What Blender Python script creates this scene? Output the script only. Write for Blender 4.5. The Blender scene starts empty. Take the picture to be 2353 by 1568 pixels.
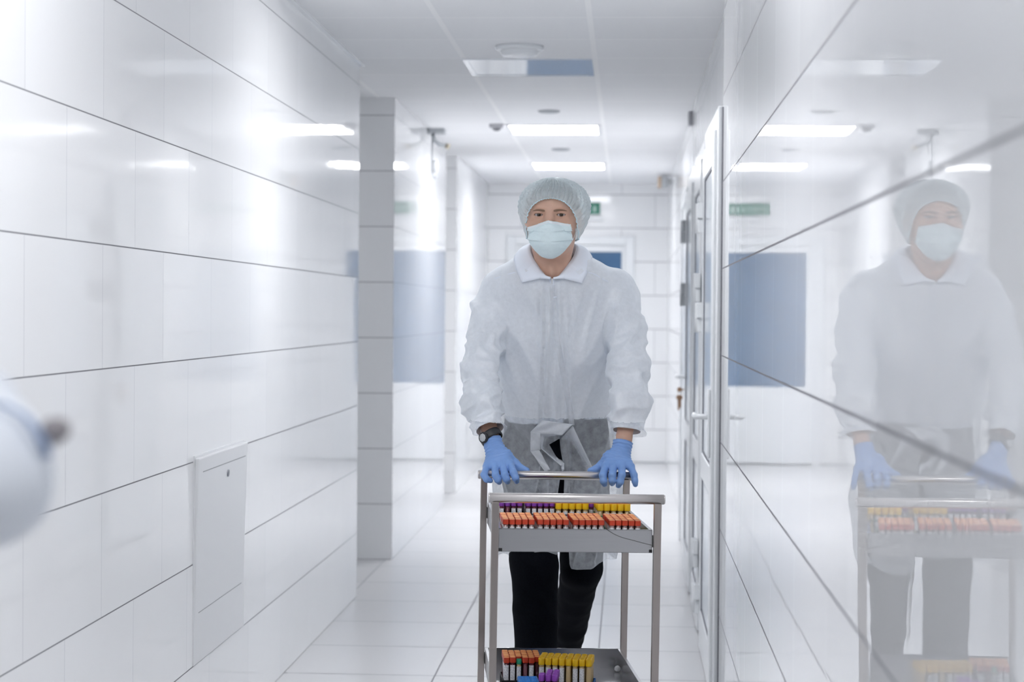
import bpy, bmesh, math, random
import numpy as np
from mathutils import Vector, Matrix
from mathutils.bvhtree import BVHTree
random.seed(7); np.random.seed(7)
scene = bpy.context.scene
COL = scene.collection

# ------------------------------------------------------------------ camera
FW, FH, FPX = 2353, 1568, 4380.0
CAM = Vector((0.0, 0.0, 1.354))
def cam_axes():
    a = Vector(((1440 - FW/2)/FPX, (FH/2 - 719)/FPX, -1.0)).normalized()     # corridor axis in camera space
    u = Vector((0.0087, 1.0, 0.0)); u = (u - a*u.dot(a)).normalized()        # world up in camera space
    return a.cross(u), a, u
XW, YW, ZW = cam_axes()
def px(x, y, Y):
    """world point at depth Y seen at photo pixel (x, y)"""
    c = Vector(((x - FW/2)/FPX, (FH/2 - y)/FPX, -1.0))
    d = Vector((XW.dot(c), YW.dot(c), ZW.dot(c)))
    return CAM + d*(Y/d.y)
def to_px(p):
    d = Vector(p) - CAM
    c = XW*d.x + YW*d.y + ZW*d.z
    return (FW/2 + FPX*c.x/-c.z, FH/2 - FPX*c.y/-c.z)
cd = bpy.data.cameras.new('camera'); cam = bpy.data.objects.new('camera', cd); COL.objects.link(cam)
R = Matrix((XW, YW, ZW))
cam.matrix_world = Matrix.Translation(CAM) @ R.to_4x4()
cd.sensor_width = 36.0; cd.lens = FPX/FW*36.0; cd.clip_start = 0.05
cd.dof.use_dof = True; cd.dof.focus_distance = 5.15; cd.dof.aperture_fstop = 4.0
scene.camera = cam
# ------------------------------------------------------------------ world, exposure
w = bpy.data.worlds.new('world'); scene.world = w; w.use_nodes = True
w.node_tree.nodes['Background'].inputs[0].default_value = (0.9, 0.95, 1, 1)
w.node_tree.nodes['Background'].inputs[1].default_value = 0.6
vs = scene.view_settings
vs.view_transform = 'Standard'; vs.look = 'None'; vs.gamma = 1.0; vs.use_curve_mapping = False
vs.exposure = 0.0
LAMP = 29.5
LAMP_COL = (0.975, 0.98, 1.0)
scene.cycles.max_bounces = 12; scene.cycles.transparent_max_bounces = 16
scene.cycles.diffuse_bounces = 7; scene.cycles.glossy_bounces = 5
scene.cycles.sample_clamp_indirect = 6.0
scene.cycles.use_adaptive_sampling = True; scene.cycles.adaptive_threshold = 0.08
# ------------------------------------------------------------------ helpers
def tag(o, label=None, cat=None, group=None, kind=None):
    if label: o['label'] = label
    if cat: o['category'] = cat
    if group: o['group'] = group
    if kind: o['kind'] = kind
    return o
def empty(name, loc=(0,0,0), parent=None):
    o = bpy.data.objects.new(name, None); COL.objects.link(o); o.location = loc
    o.empty_display_size = 0.02
    if parent: o.parent = parent
    return o
def link(name, me, mat=None, parent=None, smooth=True):
    o = bpy.data.objects.new(name, me); COL.objects.link(o)
    if mat is not None:
        for m in (mat if isinstance(mat, (list, tuple)) else [mat]): me.materials.append(m)
    if smooth:
        me.polygons.foreach_set('use_smooth', [True]*len(me.polygons))
    if parent: o.parent = parent
    return o
def from_py(name, v, f, mat=None, parent=None, smooth=True):
    me = bpy.data.meshes.new(name); me.from_pydata([tuple(map(float, p)) for p in v], [], [tuple(map(int, q)) for q in f]); me.update()
    return link(name, me, mat, parent, smooth)
def from_bm(name, bm, mat=None, parent=None, smooth=False):
    bmesh.ops.recalc_face_normals(bm, faces=bm.faces)
    me = bpy.data.meshes.new(name); bm.to_mesh(me); bm.free()
    return link(name, me, mat, parent, smooth)
def box(bm, x0, x1, y0, y1, z0, z1, bev=0.0, mi=0):
    m = Matrix.Translation(((x0+x1)/2, (y0+y1)/2, (z0+z1)/2)) @ Matrix.Diagonal((abs(x1-x0), abs(y1-y0), abs(z1-z0), 1))
    r = bmesh.ops.create_cube(bm, size=1.0, matrix=m)
    fs = set(f for v in r['verts'] for f in v.link_faces)
    for f in fs: f.material_index = mi
    if bev > 0:
        es = list(set(e for v in r['verts'] for e in v.link_edges))
        rr = bmesh.ops.bevel(bm, geom=es, offset=bev, segments=2, affect='EDGES', profile=0.5)
        for f in rr['faces']: f.material_index = mi
def cyl(bm, p0, p1, r0, r1=None, seg=20, mi=0, caps=True):
    r1 = r0 if r1 is None else r1
    p0, p1 = Vector(p0), Vector(p1); d = p1 - p0
    m = Matrix.Translation((p0+p1)/2) @ d.to_track_quat('Z', 'Y').to_matrix().to_4x4()
    r = bmesh.ops.create_cone(bm, cap_ends=caps, segments=seg, radius1=r0, radius2=r1, depth=d.length, matrix=m)
    for v in r['verts']:
        for f in v.link_faces:
            f.material_index = mi
            f.smooth = len(f.verts) == 4
def lathe(bm, prof, seg=24, c=(0,0,0), mi=0, mat=None):
    """prof: list of (r, z)"""
    rings = []
    M = mat or Matrix.Translation(c)
    for r, z in prof:
        if r < 1e-6: rings.append([bm.verts.new(M @ Vector((0,0,z)))])
        else: rings.append([bm.verts.new(M @ Vector((r*math.cos(2*math.pi*i/seg), r*math.sin(2*math.pi*i/seg), z))) for i in range(seg)])
    for a, b in zip(rings, rings[1:]):
        for i in range(seg):
            j = (i+1) % seg
            q = [a[i % len(a)], a[j % len(a)], b[j % len(b)], b[i % len(b)]]
            u = []
            for v in q:
                if v not in u: u.append(v)
            if len(u) > 2:
                f = bm.faces.new(u); f.material_index = mi; f.smooth = True
def tube_path(bm, pts, rads, seg=10, mi=0):
    pts = [Vector(p) for p in pts]
    if not isinstance(rads, (list, tuple)): rads = [rads]*len(pts)
    rings = []; up = None
    for i, p in enumerate(pts):
        t = (pts[min(i+1, len(pts)-1)] - pts[max(i-1, 0)]).normalized()
        if up is None: up = t.orthogonal().normalized()
        up = (up - t*up.dot(t)).normalized(); s = t.cross(up)
        rings.append([bm.verts.new(p + rads[i]*(up*math.cos(2*math.pi*k/seg) + s*math.sin(2*math.pi*k/seg))) for k in range(seg)])
    for a, b in zip(rings, rings[1:]):
        for k in range(seg):
            f = bm.faces.new((a[k], a[(k+1)%seg], b[(k+1)%seg], b[k])); f.smooth = True; f.material_index = mi
    bm.faces.new(list(reversed(rings[0]))).material_index = mi; bm.faces.new(rings[-1]).material_index = mi
def spline(pts, n):
    """Catmull-Rom through pts, n samples"""
    P = np.array([list(p) for p in pts], float); m = len(P); out = []
    for s in np.linspace(0, m-1, n):
        i = min(int(s), m-2); t = s - i
        p0, p1, p2, p3 = P[max(i-1,0)], P[i], P[i+1], P[min(i+2,m-1)]
        out.append(0.5*((2*p1)+(-p0+p2)*t+(2*p0-5*p1+4*p2-p3)*t*t+(-p0+3*p1-3*p2+p3)*t**3))
    return np.array(out)
# gradient noise in numpy
_perm = np.random.permutation(256); _perm = np.concatenate([_perm, _perm, _perm])
_grad = np.random.normal(size=(256, 3)); _grad /= np.linalg.norm(_grad, axis=1)[:, None]
def noise(P):
    P = np.asarray(P, float); I = np.floor(P).astype(int); F = P - I; U = F*F*F*(F*(F*6-15)+10); I &= 255
    out = np.zeros(len(P))
    for dx in (0, 1):
        for dy in (0, 1):
            for dz in (0, 1):
                h = _perm[_perm[_perm[I[:,0]+dx] + I[:,1]+dy] + I[:,2]+dz]
                g = (_grad[h]*(F - (dx, dy, dz))).sum(1)
                wgt = (U[:,0] if dx else 1-U[:,0])*(U[:,1] if dy else 1-U[:,1])*(U[:,2] if dz else 1-U[:,2])
                out += g*wgt
    return out
# signed-distance modelling
def smin(a, b, k):
    h = np.clip(0.5 + 0.5*(b-a)/k, 0, 1); return b*(1-h) + a*h - k*h*(1-h)
def smax(a, b, k): return -smin(-a, -b, k)
def sd_cap(G, a, b, ra, rb):
    X, Y, Z = G; a = np.array(a, float); b = np.array(b, float); d = b - a
    t = np.clip(((X-a[0])*d[0]+(Y-a[1])*d[1]+(Z-a[2])*d[2])/max(d.dot(d), 1e-12), 0, 1)
    return np.sqrt((X-a[0]-t*d[0])**2+(Y-a[1]-t*d[1])**2+(Z-a[2]-t*d[2])**2) - (ra+(rb-ra)*t)
def sd_chain(G, pts, rads, k=0.02):
    d = None
    for i in range(len(pts)-1):
        e = sd_cap(G, pts[i], pts[i+1], rads[i], rads[i+1])
        d = e if d is None else smin(d, e, k)
    return d
def sd_ell(G, c, r):
    X, Y, Z = G
    q = np.sqrt(((X-c[0])/r[0])**2+((Y-c[1])/r[1])**2+((Z-c[2])/r[2])**2)
    return (q-1)*min(r)
def sd_loft(G, st):
    """stack of elliptical sections: (z, xc, yc, hw, hd)"""
    X, Y, Z = G; st = sorted(st); zs = [s[0] for s in st]
    # smooth interpolation along z
    zz = np.linspace(zs[0], zs[-1], 200); T = [spline([(s[0], s[j]) for s in st], 400) for j in (1,2,3,4)]
    f = [np.interp(Z, t[:,0], t[:,1]) for t in T]
    q = np.sqrt(((X-f[0])/f[2])**2+((Y-f[1])/f[3])**2)
    d = (q-1)*np.minimum(f[2], f[3])
    return np.maximum(d, np.maximum(zs[0]-Z, Z-zs[-1]))
def grid(lo, hi, h):
    n = [int(math.ceil((b-a)/h))+1 for a, b in zip(lo, hi)]
    ax = [np.float32(a) + np.arange(k, dtype=np.float32)*np.float32(h) for a, k in zip(lo, n)]
    return (ax[0][:,None,None], ax[1][None,:,None], ax[2][None,None,:]), np.array(lo, float), h
def nets(F, o, h):
    s = F < 0
    cnt = np.zeros(tuple(n-1 for n in F.shape), np.int8); sl = (slice(None,-1), slice(1,None))
    for i in (0,1):
        for j in (0,1):
            for k in (0,1): cnt += s[sl[i], sl[j], sl[k]]
    idx = np.argwhere((cnt > 0) & (cnt < 8)); n = len(idx)
    vid = np.full(cnt.shape, -1, np.int64); vid[tuple(idx.T)] = np.arange(n)
    acc = np.zeros((n,3)); num = np.zeros(n)
    for ax in range(3):
        o1, o2 = [a for a in range(3) if a != ax]
        for a in (0,1):
            for b in (0,1):
                c0 = idx.copy(); c0[:,o1] += a; c0[:,o2] += b; c1 = c0.copy(); c1[:,ax] += 1
                f0 = F[tuple(c0.T)].astype(float); f1 = F[tuple(c1.T)].astype(float); m = (f0 < 0) != (f1 < 0)
                t = f0[m]/(f0[m]-f1[m]); p = (c0-idx)[m].astype(float); p[:,ax] += t
                acc[m] += p; num[m] += 1
    V = o + h*(idx + acc/num[:,None])
    Q = []
    for ax in range(3):
        o1, o2 = [(1,2),(2,0),(0,1)][ax]
        A = [slice(1,-1)]*3; A[ax] = slice(None,-1); B = [slice(1,-1)]*3; B[ax] = slice(1,None)
        e = np.argwhere(s[tuple(A)] != s[tuple(B)]); off = np.ones(3, int); off[ax] = 0; e = e + off
        inside = s[tuple(e.T)]
        def cell(d1, d2):
            c = e.copy(); c[:,o1] += d1; c[:,o2] += d2; return vid[tuple(c.T)]
        q = np.stack([cell(-1,-1), cell(0,-1), cell(0,0), cell(-1,0)], 1)
        q[~inside] = q[~inside][:, ::-1]
        Q.append(q)
    return V, np.concatenate(Q)
def vnormals(V, Q):
    N = np.zeros_like(V); d = np.cross(V[Q[:,2]]-V[Q[:,0]], V[Q[:,3]]-V[Q[:,1]])
    for k in range(4): np.add.at(N, Q[:,k], d)
    return N/np.maximum(np.linalg.norm(N, axis=1), 1e-12)[:,None]
def relax(V, Q, it=2, lam=0.5):
    for _ in range(it):
        S = np.zeros_like(V); C = np.zeros(len(V))
        for k in range(4):
            a, b = Q[:,k], Q[:,(k+1)%4]
            np.add.at(S, a, V[b]); np.add.at(S, b, V[a]); np.add.at(C, a, 1); np.add.at(C, b, 1)
        V = V + lam*(S/np.maximum(C,1)[:,None]-V)
    return V
def rim(Q):
    """vertices on the open edge of a sheet"""
    e = np.sort(np.concatenate([Q[:,[0,1]], Q[:,[1,2]], Q[:,[2,3]], Q[:,[3,0]]]), axis=1)
    u, n = np.unique(e, axis=0, return_counts=True); return np.unique(u[n == 1])
def compact(V, Q):
    u, inv = np.unique(Q, return_inverse=True)
    return V[u], inv.reshape(Q.shape)
def ordinal(i):
    return ['first','second','third','fourth','fifth','sixth','seventh','eighth','ninth','tenth','eleventh','twelfth'][i]
# ------------------------------------------------------------------ materials
def mat(name, col, rough=0.5, metal=0.0, **kw):
    m = bpy.data.materials.new(name); m.use_nodes = True; b = m.node_tree.nodes['Principled BSDF']
    b.inputs['Base Color'].default_value = (*col, 1); b.inputs['Roughness'].default_value = rough; b.inputs['Metallic'].default_value = metal
    for k, v in kw.items(): b.inputs[k.replace('_', ' ')].default_value = v
    return m
def noisy(m, scale=30, amt=0.1, bump=0.0, stretch=(1,1,1), detail=3.0):
    nt = m.node_tree; b = nt.nodes['Principled BSDF']
    tc = nt.nodes.new('ShaderNodeTexCoord'); mp = nt.nodes.new('ShaderNodeMapping'); mp.inputs['Scale'].default_value = stretch
    n = nt.nodes.new('ShaderNodeTexNoise'); n.inputs['Scale'].default_value = scale; n.inputs['Detail'].default_value = detail
    nt.links.new(tc.outputs['Object'], mp.inputs[0]); nt.links.new(mp.outputs[0], n.inputs['Vector'])
    c = tuple(b.inputs['Base Color'].default_value)
    mx = nt.nodes.new('ShaderNodeMix'); mx.data_type = 'RGBA'
    mx.inputs[6].default_value = tuple(max(0, k*(1-amt)) for k in c[:3]) + (1,); mx.inputs[7].default_value = tuple(min(1, k*(1+amt)) for k in c[:3]) + (1,)
    nt.links.new(n.outputs[0], mx.inputs[0]); nt.links.new(mx.outputs[2], b.inputs['Base Color'])
    if bump:
        bp = nt.nodes.new('ShaderNodeBump'); bp.inputs['Strength'].default_value = 1.0; bp.inputs['Distance'].default_value = bump
        nt.links.new(n.outputs[0], bp.inputs['Height']); nt.links.new(bp.outputs[0], b.inputs['Normal'])
    return m
class NG:
    def __init__(s, nt): s.nt = nt
    def m(s, op, a, b=None, c=None):
        n = s.nt.nodes.new('ShaderNodeMath'); n.operation = op
        for i, v in enumerate((a, b, c)):
            if v is None: continue
            if isinstance(v, (int, float)): n.inputs[i].default_value = v
            else: s.nt.links.new(v, n.inputs[i])
        return n.outputs[0]
    def vm(s, op, a, b=None, scale=None):
        n = s.nt.nodes.new('ShaderNodeVectorMath'); n.operation = op
        for i, v in enumerate((a, b)):
            if v is None: continue
            if isinstance(v, tuple): n.inputs[i].default_value = v
            else: s.nt.links.new(v, n.inputs[i])
        if scale is not None: n.inputs['Scale'].default_value = scale
        return n.outputs[0]
    def comb(s, x, y, z):
        n = s.nt.nodes.new('ShaderNodeCombineXYZ')
        for i, v in enumerate((x, y, z)):
            if isinstance(v, (int, float)): n.inputs[i].default_value = v
            else: s.nt.links.new(v, n.inputs[i])
        return n.outputs[0]
def tile_mat(name, base, grout, L, H, u0, v0, gh, gv, rough, tilt, wave, floor=False, stagger=True, tone=0.03, spec=0.5, vgrout=None, wave_scale=(1,1,1)):
    """glazed rectangular tiles laid out in metres along the wall"""
    m = bpy.data.materials.new(name); m.use_nodes = True; nt = m.node_tree; b = nt.nodes['Principled BSDF']; g = NG(nt)
    geo = nt.nodes.new('ShaderNodeNewGeometry'); sp = nt.nodes.new('ShaderNodeSeparateXYZ'); nt.links.new(geo.outputs['Position'], sp.inputs[0])
    sn = nt.nodes.new('ShaderNodeSeparateXYZ'); nt.links.new(geo.outputs['True Normal'], sn.inputs[0])
    if floor: U, V = sp.outputs[0], sp.outputs[1]
    else:
        ax = g.m('GREATER_THAN', g.m('ABSOLUTE', sn.outputs[0]), 0.5)
        U = g.m('ADD', g.m('MULTIPLY', ax, sp.outputs[1]), g.m('MULTIPLY', g.m('SUBTRACT', 1.0, ax), g.m('ADD', sp.outputs[0], 1.593)))
        V = sp.outputs[2]
    v = g.m('DIVIDE', g.m('SUBTRACT', V, v0), H); row = g.m('FLOOR', v)
    off = g.m('MULTIPLY', g.m('FLOORED_MODULO', row, 2.0), 0.5 if stagger else 0.0)
    u = g.m('ADD', g.m('DIVIDE', g.m('SUBTRACT', U, u0), L), off)
    fu, fv = g.m('FRACT', u), g.m('FRACT', v)
    du = g.m('MULTIPLY', g.m('MINIMUM', fu, g.m('SUBTRACT', 1.0, fu)), L)
    dv = g.m('MULTIPLY', g.m('MINIMUM', fv, g.m('SUBTRACT', 1.0, fv)), H)
    mh, mv = g.m('LESS_THAN', dv, gh), g.m('LESS_THAN', du, gv)
    wn = nt.nodes.new('ShaderNodeTexWhiteNoise'); nt.links.new(g.comb(row, g.m('FLOOR', u), 3.7), wn.inputs['Vector'])
    val = g.m('ADD', 1.0 - tone/2, g.m('MULTIPLY', wn.outputs['Value'], tone))
    c0 = nt.nodes.new('ShaderNodeMix'); c0.data_type = 'RGBA'; c0.blend_type = 'MULTIPLY'; c0.inputs[0].default_value = 1
    c0.inputs[6].default_value = (*base, 1); nt.links.new(g.comb(val, val, val), c0.inputs[7])
    c1 = nt.nodes.new('ShaderNodeMix'); c1.data_type = 'RGBA'; nt.links.new(mv, c1.inputs[0]); nt.links.new(c0.outputs[2], c1.inputs[6]); c1.inputs[7].default_value = (*(vgrout or grout), 1)
    c2 = nt.nodes.new('ShaderNodeMix'); c2.data_type = 'RGBA'; nt.links.new(mh, c2.inputs[0]); nt.links.new(c1.outputs[2], c2.inputs[6]); c2.inputs[7].default_value = (*grout, 1)
    nt.links.new(c2.outputs[2], b.inputs['Base Color'])
    mk = g.m('MAXIMUM', mh, mv)
    nt.links.new(g.m('ADD', rough, g.m('MULTIPLY', mk, 0.6)), b.inputs['Roughness'])
    b.inputs['Specular IOR Level'].default_value = spec
    tl = g.vm('SCALE', g.vm('SUBTRACT', wn.outputs['Color'], (0.5, 0.5, 0.5)), scale=tilt)
    nrm = g.vm('NORMALIZE', g.vm('ADD', geo.outputs['Normal'], tl))
    ns = nt.nodes.new('ShaderNodeTexNoise'); ns.inputs['Scale'].default_value = 1.0; ns.inputs['Detail'].default_value = 2.0
    nt.links.new(g.vm('MULTIPLY', geo.outputs['Position'], tuple(wave_scale)), ns.inputs['Vector'])
    bp = nt.nodes.new('ShaderNodeBump'); bp.inputs['Strength'].default_value = 1; bp.inputs['Distance'].default_value = wave
    nt.links.new(ns.outputs[0], bp.inputs['Height']); nt.links.new(nrm, bp.inputs['Normal'])
    nt.links.new(bp.outputs[0], b.inputs['Normal'])
    return m
def emit(name, col, s):
    m = bpy.data.materials.new(name); m.use_nodes = True; nt = m.node_tree
    e = nt.nodes.new('ShaderNodeEmission'); e.inputs[0].default_value = (*col, 1); e.inputs[1].default_value = s
    nt.links.new(e.outputs[0], nt.nodes['Material Output'].inputs[0]); return m
def sheer(name, col, cover, var, scale, gloss=0.12, rough=0.5, trans=0.4, stretch=(1,1,1)):
    """thin non-woven fabric: part see-through, part diffuse and translucent"""
    m = bpy.data.materials.new(name); m.use_nodes = True; nt = m.node_tree; nt.nodes.remove(nt.nodes['Principled BSDF']); g = NG(nt)
    tc = nt.nodes.new('ShaderNodeTexCoord'); n = nt.nodes.new('ShaderNodeTexNoise'); n.inputs['Scale'].default_value = scale; n.inputs['Detail'].default_value = 5; n.inputs['Roughness'].default_value = 0.65
    n.inputs['Distortion'].default_value = 0.25
    nt.links.new(g.vm('MULTIPLY', tc.outputs['Object'], tuple(stretch)), n.inputs['Vector'])
    cv = g.m('ADD', cover - var*1.6, g.m('MULTIPLY', n.outputs[0], var*3.2))
    cv = g.m('MINIMUM', g.m('MAXIMUM', cv, 0.02), 0.97)
    # grazing view passes through more fibre
    lw = nt.nodes.new('ShaderNodeLayerWeight'); lw.inputs[0].default_value = 0.35
    cv = g.m('ADD', cv, g.m('MULTIPLY', g.m('SUBTRACT', 1.0, cv), g.m('MULTIPLY', lw.outputs['Facing'], 0.55)))
    d = nt.nodes.new('ShaderNodeBsdfDiffuse'); d.inputs[0].default_value = (*col, 1)
    t = nt.nodes.new('ShaderNodeBsdfTranslucent'); t.inputs[0].default_value = (*col, 1)
    gl = nt.nodes.new('ShaderNodeBsdfGlossy'); gl.inputs[0].default_value = (1,1,1,1); gl.inputs['Roughness'].default_value = rough
    tr = nt.nodes.new('ShaderNodeBsdfTransparent')
    def mix(f, a, b):
        k = nt.nodes.new('ShaderNodeMixShader')
        if isinstance(f, float): k.inputs[0].default_value = f
        else: nt.links.new(f, k.inputs[0])
        nt.links.new(a, k.inputs[1]); nt.links.new(b, k.inputs[2]); return k.outputs[0]
    s = mix(gloss, mix(trans, d.outputs[0], t.outputs[0]), gl.outputs[0])
    nt.links.new(mix(cv, tr.outputs[0], s), nt.nodes['Material Output'].inputs[0])
    return m
# rows .302 m high and .602 m long; joints measured on the photo
WALLC = (0.885, 0.893, 0.905)
M_wall_left = tile_mat('glazed wall tile left', WALLC, (0.20, 0.20, 0.22), 0.602, 0.302, 0.328, 0.0, 0.0017, 0.0012, 0.04, 0.006, 0.0006, vgrout=(0.42, 0.43, 0.46), wave_scale=(2, 3, 5))
M_wall_right = tile_mat('glazed wall tile right', WALLC, (0.20, 0.20, 0.22), 0.602, 0.302, 0.12, 0.0, 0.0026, 0.0006, 0.007, 0.0026, 0.00012, vgrout=(0.5, 0.5, 0.53), wave_scale=(2, 6, 0.6))
M_wall_far = tile_mat('glazed wall tile far', WALLC, (0.24, 0.24, 0.26), 0.602, 0.302, 0.337, 0.0, 0.0028, 0.0022, 0.09, 0.006, 0.0006, vgrout=(0.45, 0.46, 0.48), wave_scale=(2, 2, 2))
M_floor = tile_mat('floor tile', (0.74, 0.74, 0.75), (0.30, 0.30, 0.32), 0.6, 0.6, -0.10, 0.43, 0.005, 0.003, 0.24, 0.002, 0.0002, floor=True, stagger=False, tone=0.04)
M_ceil = tile_mat('ceiling panel', (0.87, 0.875, 0.89), (0.95, 0.95, 0.955), 0.5985, 0.6, -0.753, 0.29, 0.007, 0.011, 0.8, 0.0, 0.0003, floor=True, stagger=False, tone=0.03, spec=0.2)
M_plaster = mat('white paint', (0.85, 0.86, 0.87), 0.6)
M_pvc = mat('white plastic profile', (0.83, 0.85, 0.87), 0.25)
M_hatch = mat('white hatch plastic', (0.84, 0.85, 0.865), 0.4)
M_gasket = mat('dark gasket', (0.06, 0.06, 0.09), 0.5)
M_grey = mat('grey metal hinge', (0.42, 0.44, 0.46), 0.4, 0.3)
M_glass = mat('door glass', (0.74, 0.79, 0.84), 0.12, 0.0, Specular_IOR_Level=0.35)
M_blue = noisy(mat('dark blue window pane', (0.075, 0.15, 0.27), 0.05), 3, 0.35)
M_mirror = mat('polished luminaire plate', (0.80, 0.83, 0.86), 0.05, 0.0, IOR=1.7)
M_lamp = emit('lamp diffuser', LAMP_COL, LAMP)
M_lampframe = mat('lamp frame', (0.8, 0.8, 0.82), 0.4)
M_steel = noisy(mat('brushed stainless steel', (0.42, 0.38, 0.36), 0.28, 1.0), 8, 0.06, stretch=(60, 60, 1))
M_bar = mat('polished stainless bar', (0.66, 0.63, 0.62), 0.15, 1.0)
def brushed_bar():
    nt = M_bar.node_tree; b = nt.nodes['Principled BSDF']; t = nt.nodes.new('ShaderNodeTangent'); t.direction_type = 'RADIAL'; t.axis = 'X'
    nt.links.new(t.outputs[0], b.inputs['Tangent']); b.inputs['Anisotropic'].default_value = 0.9; b.inputs['Anisotropic Rotation'].default_value = 0.25; b.inputs['Roughness'].default_value = 0.26
brushed_bar()
M_tray = noisy(mat('stainless tray', (0.51, 0.51, 0.525), 0.25, 1.0), 6, 0.06, stretch=(1, 1, 30))
M_rubber = mat('dark rubber', (0.03, 0.03, 0.03), 0.6)
M_black = mat('black plastic', (0.012, 0.012, 0.014), 0.4)
M_bluerack = noisy(mat('blue rack plastic', (0.012, 0.16, 0.50), 0.5), 120, 0.25, 0.0004)
M_green = mat('green rack plastic', (0.02, 0.17, 0.09), 0.45)
M_red = mat('red orange cap', (0.50, 0.042, 0.012), 0.35)
M_redtop_lit = mat('lit red orange cap top', (0.93, 0.38, 0.11), 0.45)  # brighter orange puts the overhead light into the colour of the red cap tops
M_purple = mat('purple cap', (0.22, 0.045, 0.36), 0.4)
M_yellow = mat('yellow cap', (0.83, 0.50, 0.008), 0.35)
M_gcap = mat('green cap', (0.02, 0.30, 0.16), 0.4)
M_serum = mat('amber serum tube', (0.55, 0.40, 0.20), 0.08, Alpha=0.8)
M_blood = mat('dark blood tube', (0.14, 0.03, 0.05), 0.08, Alpha=0.85)
M_pink = mat('pinkish tube', (0.42, 0.27, 0.26), 0.08, Alpha=0.75)
def label_mat():
    m = mat('paper label', (0.78, 0.78, 0.80), 0.6); nt = m.node_tree; b = nt.nodes['Principled BSDF']; g = NG(nt)
    tc = nt.nodes.new('ShaderNodeTexCoord'); wv = nt.nodes.new('ShaderNodeTexWave'); wv.inputs['Scale'].default_value = 260; wv.bands_direction = 'Z'; wv.inputs['Distortion'].default_value = 3; wv.inputs['Detail Scale'].default_value = 3
    nt.links.new(tc.outputs['Object'], wv.inputs['Vector'])
    n = nt.nodes.new('ShaderNodeTexNoise'); n.inputs['Scale'].default_value = 300; nt.links.new(tc.outputs['Object'], n.inputs['Vector'])
    k = g.m('MULTIPLY', g.m('GREATER_THAN', wv.outputs['Fac'], 0.72), g.m('GREATER_THAN', n.outputs[0], 0.48))
    mx = nt.nodes.new('ShaderNodeMix'); mx.data_type = 'RGBA'; nt.links.new(k, mx.inputs[0]); mx.inputs[6].default_value = (0.78, 0.78, 0.80, 1); mx.inputs[7].default_value = (0.25, 0.25, 0.28, 1)
    nt.links.new(mx.outputs[2], b.inputs['Base Color']); return m
M_label = label_mat()
M_skin = noisy(mat('skin', (0.60, 0.375, 0.28), 0.48, Subsurface_Weight=0.12, Subsurface_Radius=(0.012, 0.005, 0.003)), 60, 0.10, 0.0002)
M_brow = mat('brow hair', (0.26, 0.165, 0.115), 0.7)
M_hair = mat('brown hair', (0.16, 0.12, 0.10), 0.7)
M_glove = noisy(mat('blue nitrile glove', (0.19, 0.345, 0.69), 0.42), 40, 0.06)
M_trouser = noisy(mat('black denim', (0.004, 0.005, 0.008), 0.9, Specular_IOR_Level=0.08), 200, 0.5, 0.0004)
M_shoe = mat('navy shoe', (0.02, 0.04, 0.10), 0.5)
M_shirt = mat('white shirt', (0.80, 0.84, 0.90), 0.8)
M_gown = sheer('sheer white gown fabric', (0.90, 0.935, 0.975), 0.74, 0.06, 80, gloss=0.14, trans=0.25)
M_skirt = sheer('sheer gown skirt fabric', (0.82, 0.865, 0.93), 0.35, 0.17, 40, gloss=0.12, trans=0.25)
M_gownfold = sheer('doubled gown fabric', (0.84, 0.87, 0.91), 0.52, 0.08, 42, trans=0.25)
M_collar = mat('gown collar fabric', (0.78, 0.83, 0.92), 0.7)
M_cap = sheer('sheer bouffant cap fabric', (0.82, 0.925, 0.965), 0.66, 0.08, 60, gloss=0.16, rough=0.35)
M_mask = noisy(mat('pale cyan mask fabric', (0.72, 0.85, 0.885), 0.8), 300, 0.05, 0.0002)
M_maskband = mat('white mask edge', (0.80, 0.86, 0.90), 0.7)
M_watch = mat('black watch strap', (0.018, 0.020, 0.024), 0.45)
M_watchface = noisy(mat('silver watch face', (0.50, 0.52, 0.54), 0.3, 0.2), 300, 0.15)
M_cotton = noisy(mat('white cotton', (0.85, 0.86, 0.87), 0.9), 200, 0.1, 0.001)
def eye_mat():
    m = mat('eyeball', (0.8, 0.8, 0.8), 0.08); nt = m.node_tree; b = nt.nodes['Principled BSDF']; g = NG(nt)
    tc = nt.nodes.new('ShaderNodeTexCoord'); s = nt.nodes.new('ShaderNodeSeparateXYZ'); nt.links.new(tc.outputs['Object'], s.inputs[0])
    r = g.m('SQRT', g.m('ADD', g.m('POWER', s.outputs[0], 2.0), g.m('POWER', s.outputs[2], 2.0)))
    rp = nt.nodes.new('ShaderNodeValToRGB'); e = rp.color_ramp.elements; rp.color_ramp.interpolation = 'LINEAR'
    e[0].position = 0.0; e[0].color = (0.004,0.003,0.003,1); e[1].position = 1.0; e[1].color = (0.45,0.42,0.44,1)
    for p, c in ((0.19, (0.004,0.003,0.003,1)), (0.23, (0.08,0.05,0.035,1)), (0.46, (0.05,0.045,0.035,1)), (0.52, (0.48,0.45,0.47,1))):
        k = rp.color_ramp.elements.new(p); k.color = c
    nt.links.new(g.m('DIVIDE', r, 0.0122), rp.inputs[0]); nt.links.new(rp.outputs[0], b.inputs['Base Color']); return m
M_eye = eye_mat()
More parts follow.
